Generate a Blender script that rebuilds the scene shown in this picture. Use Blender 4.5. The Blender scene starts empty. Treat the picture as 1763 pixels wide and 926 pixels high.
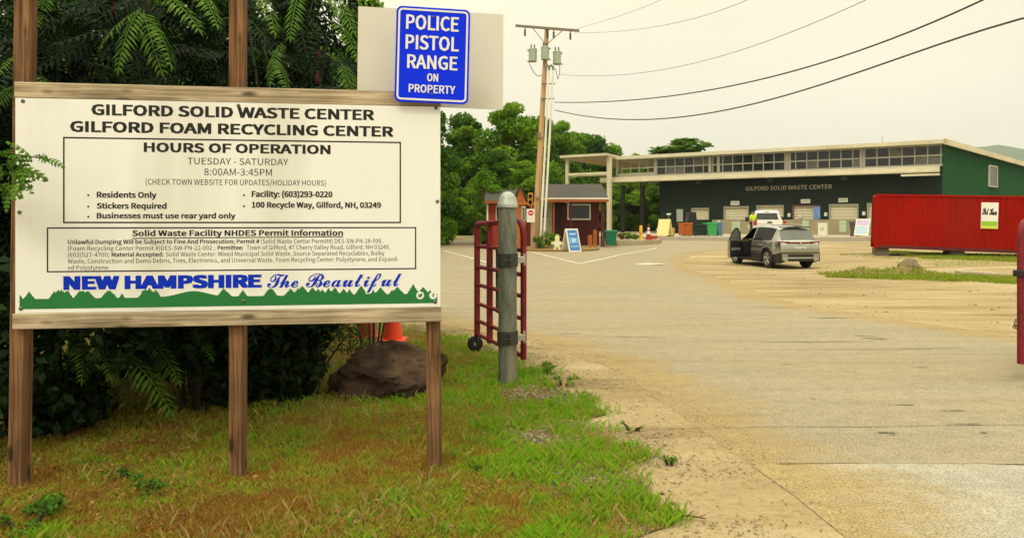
import bpy, bmesh, math, random
import numpy as np
from mathutils import Vector, Matrix

sc = bpy.context.scene
COL = sc.collection
R = math.radians
rng = np.random.default_rng(7)
random.seed(7)

# ------------------------------------------------------------------ camera, sky, sun, exposure
EYE, FPX, VH, VS = 1.55, 867.0, 209.0, 1.2437      # eye height, focal length (for a 1200 px wide frame), horizon row, row scale
cd = bpy.data.cameras.new("camera")
cam = bpy.data.objects.new("camera", cd)
COL.objects.link(cam)
cam.location = (0, 0, EYE)
cam.rotation_euler = (R(90), 0, 0)
cd.sensor_width = 36.0
cd.lens = 36.0 * FPX / 1200.0
cd.shift_y = -(253.0 - VH) * VS / 1200.0
cd.clip_start, cd.clip_end = 0.05, 15000
sc.camera = cam

SUN_EL, SUN_AZ = 52.0, 205.0
SUN_STRENGTH = 1.1
SKY_H = 0.90                                         # radiance of the overcast sky near the horizon
world = bpy.data.worlds.new("World")
sc.world = world
world.use_nodes = True
wt = world.node_tree
wt.nodes.clear()
def wn(t, **k):
    n = wt.nodes.new(t)
    for a, b in k.items():
        setattr(n, a, b)
    return n
wo = wn("ShaderNodeOutputWorld"); bg = wn("ShaderNodeBackground"); bg.inputs[1].default_value = 0.1
sky = wn("ShaderNodeTexSky", sky_type='NISHITA', sun_disc=False)
sky.sun_elevation = R(SUN_EL); sky.sun_rotation = R(SUN_AZ); sky.dust_density = 6.0; sky.air_density = 1.0
tc = wn("ShaderNodeTexCoord"); sep = wn("ShaderNodeSeparateXYZ")
wt.links.new(tc.outputs['Generated'], sep.inputs[0])
mx = wn("ShaderNodeMath", operation='MAXIMUM'); mx.inputs[1].default_value = 0
wt.links.new(sep.outputs[2], mx.inputs[0])
pw = wn("ShaderNodeMath", operation='POWER'); pw.inputs[1].default_value = 2.6
wt.links.new(mx.outputs[0], pw.inputs[0])
ma = wn("ShaderNodeMath", operation='MULTIPLY_ADD'); ma.inputs[1].default_value = 2.6; ma.inputs[2].default_value = 1.0
wt.links.new(pw.outputs[0], ma.inputs[0])
cn = wn("ShaderNodeTexNoise"); cn.inputs['Scale'].default_value = 1.8; cn.inputs['Detail'].default_value = 4
mp = wn("ShaderNodeMapping"); mp.inputs['Scale'].default_value = (1, 1, 3)
wt.links.new(tc.outputs['Generated'], mp.inputs[0]); wt.links.new(mp.outputs[0], cn.inputs['Vector'])
cr = wn("ShaderNodeMapRange"); cr.inputs[1].default_value = .3; cr.inputs[2].default_value = .7
cr.inputs[3].default_value = .92; cr.inputs[4].default_value = 1.05
wt.links.new(cn.outputs[0], cr.inputs[0])
m2 = wn("ShaderNodeMath", operation='MULTIPLY')
wt.links.new(ma.outputs[0], m2.inputs[0]); wt.links.new(cr.outputs[0], m2.inputs[1])
grad = wn("ShaderNodeMix", data_type='RGBA')         # greyer cream at the horizon, warmer overhead
grad.inputs[6].default_value = (SKY_H * 10.1, SKY_H * 9.6, SKY_H * 7.7, 1)
grad.inputs[7].default_value = (SKY_H * 10.8, SKY_H * 10.0, SKY_H * 7.5, 1)
gr = wn("ShaderNodeMapRange"); gr.inputs[2].default_value = .3
wt.links.new(mx.outputs[0], gr.inputs[0]); wt.links.new(gr.outputs[0], grad.inputs[0])
sv = wn("ShaderNodeVectorMath", operation='SCALE')
wt.links.new(grad.outputs[2], sv.inputs[0]); wt.links.new(m2.outputs[0], sv.inputs['Scale'])
mixs = wn("ShaderNodeMix", data_type='RGBA'); mixs.inputs[0].default_value = 0.95   # the cloud deck over the clear sky
wt.links.new(sky.outputs[0], mixs.inputs[6]); wt.links.new(sv.outputs[0], mixs.inputs[7])
wt.links.new(mixs.outputs[2], bg.inputs[0]); wt.links.new(bg.outputs[0], wo.inputs[0])

sl = bpy.data.lights.new("sun", 'SUN'); sl.energy = SUN_STRENGTH; sl.angle = R(14); sl.color = (1, .93, .78)
so = bpy.data.objects.new("sun", sl); COL.objects.link(so)
so.rotation_euler = Vector((-math.sin(R(SUN_AZ)) * math.cos(R(SUN_EL)), -math.cos(R(SUN_AZ)) * math.cos(R(SUN_EL)), -math.sin(R(SUN_EL)))).to_track_quat('-Z', 'Y').to_euler()
sc.view_settings.view_transform = 'Standard'
sc.view_settings.look = 'None'
sc.view_settings.exposure = 0.10
sc.view_settings.gamma = 1.0
sc.render.engine = 'CYCLES'
sc.cycles.max_bounces = 6
sc.cycles.use_denoising = True

# ------------------------------------------------------------------ helpers
def P(u, v, d):
    return Vector(((u - 600) / FPX * d, d, EYE - (v - VH) * VS / FPX * d))
def ss(a, b, x):
    t = np.clip((np.asarray(x, float) - a) / (b - a), 0, 1)
    return t * t * (3 - 2 * t)
def zt(x, y):
    x = np.asarray(x, float); y = np.asarray(y, float)
    z = .42 * ss(40, 56, y) - .25 * np.exp(-((x - 10.4) / 5.0) ** 2 - ((y - 29.5) / 6.0) ** 2)
    z = z + .05 * ss(1.2, -1, x) * ss(2, 5, y) * ss(14, 9, y) * .3
    return z
def gz(x, y):
    return float(zt(x, y))

_M = {}
def nodes_of(name):
    m = bpy.data.materials.new(name); m.use_nodes = True
    nt = m.node_tree
    return m, nt, nt.nodes['Principled BSDF']
def mat(name, col, rough=.6, var=.12, scale=6.0, bump=0.0, metal=0.0, spec=.3, coat=0.0, stretch=(1, 1, 1), dirt=None, dirt_amt=.0, emit=None):
    if name in _M: return _M[name]
    m, nt, b = nodes_of(name)
    N, L = nt.nodes, nt.links
    b.inputs['Roughness'].default_value = rough; b.inputs['Metallic'].default_value = metal
    b.inputs['Specular IOR Level'].default_value = spec; b.inputs['Coat Weight'].default_value = coat
    t = N.new('ShaderNodeTexCoord'); mp = N.new('ShaderNodeMapping'); mp.inputs['Scale'].default_value = stretch
    L.new(t.outputs['Object'], mp.inputs[0])
    n = N.new('ShaderNodeTexNoise'); n.inputs['Scale'].default_value = scale; n.inputs['Detail'].default_value = 6; n.inputs['Roughness'].default_value = .65
    L.new(mp.outputs[0], n.inputs['Vector'])
    mr = N.new('ShaderNodeMapRange'); mr.inputs[1].default_value = .28; mr.inputs[2].default_value = .72
    L.new(n.outputs[0], mr.inputs[0])
    mi = N.new('ShaderNodeMix'); mi.data_type = 'RGBA'
    mi.inputs[6].default_value = tuple(c * (1 - var) for c in col) + (1,)
    mi.inputs[7].default_value = tuple(min(1, c * (1 + var)) for c in col) + (1,)
    L.new(mr.outputs[0], mi.inputs[0])
    out = mi.outputs[2]
    if dirt:
        n2 = N.new('ShaderNodeTexNoise'); n2.inputs['Scale'].default_value = scale * .37; n2.inputs['Detail'].default_value = 8
        L.new(mp.outputs[0], n2.inputs['Vector'])
        r2 = N.new('ShaderNodeMapRange'); r2.inputs[1].default_value = .5; r2.inputs[2].default_value = .75; r2.inputs[4].default_value = dirt_amt
        L.new(n2.outputs[0], r2.inputs[0])
        m3 = N.new('ShaderNodeMix'); m3.data_type = 'RGBA'; m3.inputs[7].default_value = tuple(dirt) + (1,)
        L.new(r2.outputs[0], m3.inputs[0]); L.new(out, m3.inputs[6]); out = m3.outputs[2]
    L.new(out, b.inputs['Base Color'])
    if bump:
        bp = N.new('ShaderNodeBump'); bp.inputs['Strength'].default_value = bump; bp.inputs['Distance'].default_value = .02
        L.new(n.outputs[0], bp.inputs['Height']); L.new(bp.outputs[0], b.inputs['Normal'])
    _M[name] = m
    return m
def leafmat(name, c1, c2, c3=None, trans=.3):
    """leaves: colour runs c1 > c2 (> c3) with the per-leaf value"""
    if name in _M: return _M[name]
    m, nt, b = nodes_of(name)
    N, L = nt.nodes, nt.links
    a = N.new('ShaderNodeAttribute'); a.attribute_name = 'val'
    cr = N.new('ShaderNodeValToRGB')
    cr.color_ramp.elements[0].color = tuple(c1) + (1,); cr.color_ramp.elements[1].color = tuple(c2) + (1,)
    if c3:
        cr.color_ramp.elements[1].position = .5
        e = cr.color_ramp.elements.new(1.0); e.color = tuple(c3) + (1,)
    L.new(a.outputs['Fac'], cr.inputs[0])
    L.new(cr.outputs[0], b.inputs['Base Color'])
    b.inputs['Roughness'].default_value = .65; b.inputs['Specular IOR Level'].default_value = .10
    tr = N.new('ShaderNodeBsdfTranslucent'); L.new(cr.outputs[0], tr.inputs[0])
    ms = N.new('ShaderNodeMixShader'); ms.inputs[0].default_value = trans
    L.new(b.outputs[0], ms.inputs[1]); L.new(tr.outputs[0], ms.inputs[2])
    L.new(ms.outputs[0], N['Material Output'].inputs[0])
    _M[name] = m
    return m
def woodmat(name, c_light, c_dark, axis=2, scale=1.0, knots=True):
    if name in _M: return _M[name]
    m, nt, b = nodes_of(name)
    N, L = nt.nodes, nt.links
    t = N.new('ShaderNodeTexCoord'); mp = N.new('ShaderNodeMapping')
    s = [58 * scale] * 3; s[axis] = 1.9 * scale
    mp.inputs['Scale'].default_value = s; L.new(t.outputs['Object'], mp.inputs[0])
    n = N.new('ShaderNodeTexNoise'); n.inputs['Scale'].default_value = 1.3; n.inputs['Detail'].default_value = 7; n.inputs['Distortion'].default_value = .9
    L.new(mp.outputs[0], n.inputs['Vector'])
    cr = N.new('ShaderNodeValToRGB'); cr.color_ramp.elements[0].position = .36; cr.color_ramp.elements[1].position = .62
    cr.color_ramp.elements[0].color = tuple(c_dark) + (1,); cr.color_ramp.elements[1].color = tuple(c_light) + (1,)
    L.new(n.outputs[0], cr.inputs[0]); out = cr.outputs[0]
    n3 = N.new('ShaderNodeTexNoise'); n3.inputs['Scale'].default_value = 2.2; n3.inputs['Detail'].default_value = 5
    L.new(t.outputs['Object'], n3.inputs['Vector'])
    r3 = N.new('ShaderNodeMapRange'); r3.inputs[1].default_value = .35; r3.inputs[2].default_value = .7; r3.inputs[3].default_value = .6; r3.inputs[4].default_value = 1.1
    L.new(n3.outputs[0], r3.inputs[0])
    sc3 = N.new('ShaderNodeVectorMath'); sc3.operation = 'SCALE'; L.new(out, sc3.inputs[0]); L.new(r3.outputs[0], sc3.inputs['Scale']); out = sc3.outputs[0]
    if knots:
        mk = N.new('ShaderNodeMapping'); ks = [9.0] * 3; ks[axis] = 3.2; mk.inputs['Scale'].default_value = ks; mk.inputs['Location'].default_value = (.37, .2, .81)
        L.new(t.outputs['Object'], mk.inputs[0])
        vo = N.new('ShaderNodeTexVoronoi'); vo.inputs['Scale'].default_value = 1.0; L.new(mk.outputs[0], vo.inputs['Vector'])
        rk = N.new('ShaderNodeMapRange'); rk.inputs[1].default_value = .10; rk.inputs[2].default_value = .2; rk.inputs[3].default_value = .85; rk.inputs[4].default_value = 0
        L.new(vo.outputs['Distance'], rk.inputs[0])
        mk2 = N.new('ShaderNodeMix'); mk2.data_type = 'RGBA'; mk2.inputs[7].default_value = tuple(c * .25 for c in c_dark) + (1,)
        L.new(rk.outputs[0], mk2.inputs[0]); L.new(out, mk2.inputs[6]); out = mk2.outputs[2]
    L.new(out, b.inputs['Base Color'])
    b.inputs['Roughness'].default_value = .85; b.inputs['Specular IOR Level'].default_value = .15
    bp = N.new('ShaderNodeBump'); bp.inputs['Strength'].default_value = .5; bp.inputs['Distance'].default_value = .004
    L.new(n.outputs[0], bp.inputs['Height']); L.new(bp.outputs[0], b.inputs['Normal'])
    _M[name] = m
    return m

class MB:
    def __init__(s): s.v = []; s.f = []
    def add(s, vs, fs):
        o = len(s.v); s.v += [tuple(x) for x in vs]; s.f += [tuple(i + o for i in f) for f in fs]; return s
    def box(s, c, size, rot=None, bev=0.0):
        hx, hy, hz = [a / 2 for a in size]
        if bev:
            b = min(bev, hx * .9, hy * .9, hz * .9)
            bm = bmesh.new(); bmesh.ops.create_cube(bm, size=1)
            bmesh.ops.scale(bm, vec=size, verts=bm.verts)
            bmesh.ops.bevel(bm, geom=bm.edges[:], offset=b, segments=2, affect='EDGES', profile=.5)
            vs = [v.co.copy() for v in bm.verts]; fs = [[v.index for v in f.verts] for f in bm.faces]; bm.free()
        else:
            vs = [Vector((x, y, z)) for x in (-hx, hx) for y in (-hy, hy) for z in (-hz, hz)]
            fs = [(0, 1, 3, 2), (4, 6, 7, 5), (0, 4, 5, 1), (2, 3, 7, 6), (0, 2, 6, 4), (1, 5, 7, 3)]
        if rot is not None: vs = [rot @ v for v in vs]
        c = Vector(c)
        return s.add([v + c for v in vs], fs)
    def bb(s, x0, x1, y0, y1, z0, z1, bev=0.0):
        return s.box(((x0 + x1) / 2, (y0 + y1) / 2, (z0 + z1) / 2), (abs(x1 - x0), abs(y1 - y0), abs(z1 - z0)), None, bev)
    def cyl(s, p0, p1, r0, r1=None, n=12, cap=True):
        return s.tube([p0, p1], [r0, r0 if r1 is None else r1], n, cap)
    def tube(s, pts, r, n=8, cap=True):
        pts = [Vector(p) for p in pts]
        rs = r if isinstance(r, (list, tuple)) else [r] * len(pts)
        rings = []; up = None
        for i, p in enumerate(pts):
            t = (pts[min(i + 1, len(pts) - 1)] - pts[max(i - 1, 0)]).normalized()
            if up is None: up = Vector((0, 0, 1)) if abs(t.z) < .9 else Vector((1, 0, 0))
            a = t.cross(up)
            if a.length < 1e-4: a = t.orthogonal()
            a.normalize(); bb_ = t.cross(a).normalized(); up = -bb_ if False else a.cross(t).normalized()
            rings.append([p + (a * math.cos(2 * math.pi * k / n) + bb_ * math.sin(2 * math.pi * k / n)) * rs[i] for k in range(n)])
        vs = [v for rg in rings for v in rg]; fs = []
        for i in range(len(pts) - 1):
            for k in range(n):
                fs.append((i * n + k, i * n + (k + 1) % n, (i + 1) * n + (k + 1) % n, (i + 1) * n + k))
        if cap:
            fs.append(tuple(range(n - 1, -1, -1))); fs.append(tuple((len(pts) - 1) * n + k for k in range(n)))
        return s.add(vs, fs)
    def lathe(s, prof, c=(0, 0, 0), n=20, M=None, cap=True):
        vs = []; fs = []
        for (r, z) in prof:
            for k in range(n):
                vs.append(Vector((r * math.cos(2 * math.pi * k / n), r * math.sin(2 * math.pi * k / n), z)))
        for i in range(len(prof) - 1):
            for k in range(n):
                fs.append((i * n + k, i * n + (k + 1) % n, (i + 1) * n + (k + 1) % n, (i + 1) * n + k))
        if cap and prof[0][0] > 1e-5: fs.append(tuple(range(n - 1, -1, -1)))
        if cap and prof[-1][0] > 1e-5: fs.append(tuple((len(prof) - 1) * n + k for k in range(n)))
        if M is not None: vs = [M @ v for v in vs]
        c = Vector(c)
        return s.add([v + c for v in vs], fs)
    def prism(s, poly, fn0, fn1):
        """poly: 2D outline; fn0/fn1 map (a,b) to the front and back points"""
        n = len(poly); vs = [fn0(a, b) for a, b in poly] + [fn1(a, b) for a, b in poly]
        fs = [tuple(range(n)), tuple(range(2 * n - 1, n - 1, -1))]
        for k in range(n): fs.append((k, k + n, (k + 1) % n + n, (k + 1) % n))
        return s.add(vs, fs)
    def build(s, name, m, parent=None, smooth=False, angle=35):
        me = bpy.data.meshes.new(name)
        me.from_pydata([tuple(v) for v in s.v], [], s.f)
        me.materials.append(m)
        bm = bmesh.new(); bm.from_mesh(me); bmesh.ops.recalc_face_normals(bm, faces=bm.faces); bm.to_mesh(me); bm.free()
        if smooth:
            me.polygons.foreach_set('use_smooth', [True] * len(me.polygons)); me.set_sharp_from_angle(angle=R(angle))
        me.update()
        o = bpy.data.objects.new(name, me); COL.objects.link(o)
        if parent: o.parent = parent
        return o
def arr_mesh(name, V, F, m, parent=None, val=None, smooth=False):
    """V (n,3), F (k,4 or 3) numpy; val = per-vertex value"""
    me = bpy.data.meshes.new(name)
    n, k, w = len(V), len(F), F.shape[1]
    me.vertices.add(n); me.vertices.foreach_set('co', np.asarray(V, np.float32).ravel())
    me.loops.add(k * w); me.loops.foreach_set('vertex_index', np.asarray(F, np.int32).ravel())
    me.polygons.add(k); me.polygons.foreach_set('loop_start', np.arange(0, k * w, w, dtype=np.int32))
    if smooth: me.polygons.foreach_set('use_smooth', np.ones(k, bool))
    if val is not None:
        a = me.attributes.new('val', 'FLOAT', 'POINT'); a.data.foreach_set('value', np.asarray(val, np.float32))
    me.update(calc_edges=True); me.validate()
    me.materials.append(m)
    o = bpy.data.objects.new(name, me); COL.objects.link(o)
    if parent: o.parent = parent
    return o
def thing(name, label, cat, loc=(0, 0, 0), rz=0.0, group=None):
    o = bpy.data.objects.new(name, None); COL.objects.link(o); o.empty_display_size = .2
    o.location = loc; o.rotation_euler = (0, 0, rz)
    return tag(o, label, cat, group)
def tag(o, label, cat, group=None):
    o['label'] = label; o['category'] = cat
    if group: o['group'] = group
    return o
def struct(o): o['kind'] = 'structure'; return o
def stuff(o, label, cat): o['kind'] = 'stuff'; o['label'] = label; o['category'] = cat; return o
def copy_tree(o, parent=None):
    c = o.copy(); COL.objects.link(c); c.parent = parent
    for ch in list(o.children): copy_tree(ch, c)
    return c

# text: a flat outline of Blender's own bundled font, fitted to a box
try:
    import os
    FONT = bpy.data.fonts.load(os.path.join(bpy.utils.system_resource('DATAFILES', path='fonts'), 'Noto Sans CJK Regular.woff2'))
except Exception:
    FONT = None
_tmp = {}
def text_raw(s, bold=0.0, shear=0.0, res=2):
    key = (s, bold, shear)
    if key in _tmp: return _tmp[key]
    cu = bpy.data.curves.new('tmp', 'FONT')
    if FONT and ord(max(s)) < 256: cu.font = FONT
    cu.body = s; cu.offset = bold; cu.shear = shear; cu.resolution_u = res; cu.fill_mode = 'BOTH'; cu.dimensions = '2D'
    o = bpy.data.objects.new('tmp', cu); COL.objects.link(o)
    dg = bpy.context.evaluated_depsgraph_get()
    me = bpy.data.meshes.new_from_object(o.evaluated_get(dg))
    V = [(v.co.x, v.co.y) for v in me.vertices]; F = [tuple(p.vertices) for p in me.polygons]
    bpy.data.meshes.remove(me); bpy.data.objects.remove(o); bpy.data.curves.remove(cu)
    _tmp[key] = (V, F)
    return V, F
def put_text(mb, s, fn, x0, x1, zbase, cap, bold=0.0, shear=0.0, res=2, fit_height=None):
    """writes s between x0 and x1 with its baseline at zbase; fn(x, z) gives the 3D point; bold thickens the strokes (share of the cap height)"""
    V, F = text_raw(s, 0.0, shear, res)
    if not V: return
    a0 = min(p[0] for p in V); a1 = max(p[0] for p in V)
    if fit_height:
        b0 = min(p[1] for p in V); b1 = max(p[1] for p in V); sz = fit_height / (b1 - b0); off = b0; H = fit_height * .6
    else:
        k = cap_of(FONT and ord(max(s)) < 256); sz = cap / k; off = 0; H = cap
    d = bold * H
    sh = [(0, 0)] if not bold else [(-1, -.5), (-1, .5), (-.33, 0), (.33, 0), (1, -.5), (1, .5)] + ([(0, -.5), (0, .5)] if bold > .12 else [])
    sx = (x1 - x0 - 2 * d) / (a1 - a0); sz = sz * (1 - (bold if not fit_height else 0))
    for q, (ox, oz) in enumerate(sh):
        W = []
        for p in V:
            v = fn(x0 + d + (p[0] - a0) * sx + ox * d, zbase + (p[1] - off) * sz + (oz + (.5 if bold and not fit_height else 0)) * d)
            v.y -= q * 6e-5; W.append(v)
        mb.add(W, F)
_capc = {}
def cap_of(f):
    if f not in _capc:
        h = [p[1] for p in text_raw("H" if f else "\U0001D4D1")[0]]; _capc[f] = max(h) - min(h)
    return _capc[f]
def rrect(x0, x1, z0, z1, r, n=6):
    out = []
    for (cx, cz, a0) in ((x1 - r, z1 - r, 0), (x0 + r, z1 - r, 90), (x0 + r, z0 + r, 180), (x1 - r, z0 + r, 270)):
        for k in range(n + 1):
            a = R(a0 + 90 * k / n); out.append((cx + r * math.cos(a), cz + r * math.sin(a)))
    return out
def ring2(outer, inner, fn):
    n = len(outer); return [fn(*p) for p in outer] + [fn(*p) for p in inner], [(k, (k + 1) % n, (k + 1) % n + n, k + n) for k in range(n)]

# ------------------------------------------------------------------ leaf makers
def leaf_quads(C, N, size, aspect=.5, r=rng):
    """diamond leaves at C facing N"""
    n = len(C)
    a = r.normal(size=(n, 3)); a -= (a * N).sum(1, keepdims=True) * N; a /= np.linalg.norm(a, axis=1, keepdims=True) + 1e-9
    b = np.cross(N, a)
    s = np.asarray(size).reshape(-1, 1)
    V = np.stack([C - a * s, C - b * s * aspect + N * s * .12, C + a * s, C + b * s * aspect + N * s * .12], 1).reshape(-1, 3)
    return V, np.arange(4 * n).reshape(-1, 4)
def unit(n, r=rng):
    d = r.normal(size=(n, 3)); return d / np.linalg.norm(d, axis=1, keepdims=True)
def cloud(blobs, n, size, r=rng, shell=.55, flat=.35, aspect=.55):
    """n leaves spread through ellipsoid blobs [(cx,cy,cz,rx,ry,rz)]"""
    B = np.array(blobs, float)
    w = (B[:, 3] * B[:, 4] * B[:, 5]) ** (2 / 3); idx = r.choice(len(B), n, p=w / w.sum())
    d = unit(n, r); rad = (shell + (1 - shell) * r.random(n) ** .6) * r.normal(1, .09, n)
    C = B[idx, :3] + d * rad[:, None] * B[idx, 3:6]
    N = d * .6 + unit(n, r) * .9 + np.array([0, 0, flat]); N /= np.linalg.norm(N, axis=1, keepdims=True)
    V, F = leaf_quads(C, N, size * r.uniform(.6, 1.35, n), aspect, r)
    bv = r.random(len(B))
    val = np.clip(.4 * r.random(n) + .6 * bv[idx], 0, 1)
    return V, F, np.repeat(val, 4)
def frond_template(np_, length, leaflet, width, droop, r):
    """a pinnate compound leaf along +x, blades drooping"""
    V = []; F = []
    ts = np.linspace(.08, 1, np_)
    def pos(t): return np.array([length * t, 0, -droop * length * t * t])
    def leafl(p, d, L, w, sag):
        o = len(V); d = d / np.linalg.norm(d); side = np.cross(d, [0, 0, 1.]); side /= np.linalg.norm(side) + 1e-9
        dn = np.array([0, 0, -sag * L])
        V.extend([p, p + d * L * .4 + side * w * .5 + dn * .2, p + d * L + dn, p + d * L * .4 - side * w * .5 + dn * .2])
        F.append((o, o + 1, o + 2, o + 3))
    for t in ts:
        p = pos(t); L = leaflet * (.55 + .75 * math.sin(math.pi * min(1, t * .85 + .12))) * r.uniform(.85, 1.1)
        for sgn in (-1, 1):
            leafl(p, np.array([.55 + .3 * t, sgn * 1., r.uniform(-.15, .1)]), L, width * r.uniform(.8, 1.1), r.uniform(.25, .6))
    leafl(pos(1), np.array([1., 0, -.3]), leaflet * .7, width, .4)
    # stalk
    for i in range(6):
        t0, t1 = i / 6, (i + 1) / 6; a, b = pos(t0), pos(t1); o = len(V); w = .004
        V.extend([a + [0, -w, 0], a + [0, w, 0], b + [0, w, 0], b + [0, -w, 0]]); F.append((o, o + 1, o + 2, o + 3))
    return np.array(V), np.array(F)
def basis(d, roll, r):
    d = d / np.linalg.norm(d); up = np.array([0, 0, 1.]) if abs(d[2]) < .95 else np.array([1., 0, 0])
    y = np.cross(up, d); y /= np.linalg.norm(y); z = np.cross(d, y)
    c, s_ = math.cos(roll), math.sin(roll)
    return np.stack([d, y * c + z * s_, z * c - y * s_], 1)
class Fronds:
    def __init__(s): s.V = []; s.F = []; s.val = []; s.o = 0
    def add(s, T, p, d, sc_, roll, val):
        V, F = T; M = basis(np.array(d, float), roll, None)
        W = (V * sc_) @ M.T + np.array(p)
        s.V.append(W); s.F.append(F + s.o); s.val.append(np.full(len(W), val) ); s.o += len(W)
    def build(s, name, m, parent):
        return arr_mesh(name, np.concatenate(s.V), np.concatenate(s.F), m, parent, np.clip(np.concatenate(s.val), 0, 1))

# ------------------------------------------------------------------ ground, roads
L_EDGE = [(1.66, -3), (1.66, 3.0), (1.64, 3.64), (1.6, 4.22), (1.43, 5.38), (1.22, 7.0), (1.02, 7.95), (.62, 8.78), (.2, 9.7), (-.54, 10.5), (-2.03, 12.4), (-6, 15.2), (-14, 18), (-40, 23), (-70, 30)]
R_EDGE = [(18, -3), (16, 8.2), (11, 8.8), (8.4, 9.2), (6.9, 9.9), (6.2, 11.6), (5.5, 13.6), (5.35, 15.2), (5.5, 17), (5.75, 20.4), (6.1, 25), (6.6, 28), (7.6, 33), (10, 39), (16, 45), (26, 49), (70, 53)]
G_EDGE = [(.62, 2.5), (.66, 3.64), (.86, 4.06), (.88, 4.68), (.76, 5.4), (.72, 6.32), (.46, 7.2), (.2, 8.25), (-.2, 9.2), (-.7, 9.9), (-2.1, 11.7), (-6, 14.4), (-14, 17), (-40, 22)]
def xat(line, y):
    a = np.array(line); return np.interp(y, a[:, 1], a[:, 0])
def dist_line(line, X, Y):
    a = np.array(line); best = np.full(X.shape, 1e9)
    for i in range(len(a) - 1):
        p, q = a[i], a[i + 1]; d = q - p
        t = np.clip(((X - p[0]) * d[0] + (Y - p[1]) * d[1]) / (d @ d), 0, 1)
        best = np.minimum(best, np.hypot(X - p[0] - t * d[0], Y - p[1] - t * d[1]))
    return best
def strip_sheet(name, y0, y1, rows, xl, xr, cols, off, m, attr=None):
    ys = rows if isinstance(rows, np.ndarray) else np.linspace(y0, y1, rows)
    s = np.linspace(0, 1, cols)
    X = xl(ys)[:, None] * (1 - s) + xr(ys)[:, None] * s; Y = np.repeat(ys[:, None], cols, 1)
    Z = zt(X, Y) + (off(X, Y) if callable(off) else off)
    V = np.stack([X, Y, Z], -1).reshape(-1, 3)
    r_, c_ = len(ys), cols
    i = np.arange(r_ - 1)[:, None] * c_ + np.arange(c_ - 1)[None]
    F = np.stack([i, i + 1, i + c_ + 1, i + c_], -1).reshape(-1, 4)
    return struct(arr_mesh(name, V, F, m, None, attr(X, Y).ravel() if attr else None, True))

def ground_mat():
    m, nt, b = nodes_of('sandy_dirt'); N, L = nt.nodes, nt.links
    t = N.new('ShaderNodeTexCoord')
    def noise(s, det=8, rough=.6, st=None):
        n = N.new('ShaderNodeTexNoise'); n.inputs['Scale'].default_value = s; n.inputs['Detail'].default_value = det; n.inputs['Roughness'].default_value = rough
        if st:
            mp = N.new('ShaderNodeMapping'); mp.inputs['Scale'].default_value = st; L.new(t.outputs['Object'], mp.inputs[0]); L.new(mp.outputs[0], n.inputs['Vector'])
        else: L.new(t.outputs['Object'], n.inputs['Vector'])
        return n
    def ramp(n, stops):
        c = N.new('ShaderNodeValToRGB'); e = c.color_ramp.elements
        e[0].position, e[0].color = stops[0][0], stops[0][1] + (1,); e[1].position, e[1].color = stops[-1][0], stops[-1][1] + (1,)
        for p, col in stops[1:-1]: k = e.new(p); k.color = col + (1,)
        L.new(n.outputs[0], c.inputs[0]); return c
    a = ramp(noise(.42, 10, .68, (.45, 1.9, 1)), [(.34, (.20, .145, .075)), (.45, (.31, .24, .125)), (.56, (.375, .30, .165)), (.68, (.47, .40, .26))])
    f = ramp(noise(17, 9, .85), [(.34, (.36, .33, .29)), (.5, (1, 1, 1)), (.72, (1.12, 1.1, 1.06))])
    mu = N.new('ShaderNodeMix'); mu.data_type = 'RGBA'; mu.blend_type = 'MULTIPLY'; mu.inputs[0].default_value = .75
    L.new(a.outputs[0], mu.inputs[6]); L.new(f.outputs[0], mu.inputs[7])
    L.new(mu.outputs[2], b.inputs['Base Color']); b.inputs['Roughness'].default_value = .95; b.inputs['Specular IOR Level'].default_value = .1
    bp = N.new('ShaderNodeBump'); bp.inputs['Strength'].default_value = .6; bp.inputs['Distance'].default_value = .03
    n3 = noise(16, 8, .7); L.new(n3.outputs[0], bp.inputs['Height']); L.new(bp.outputs[0], b.inputs['Normal'])
    return m
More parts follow.
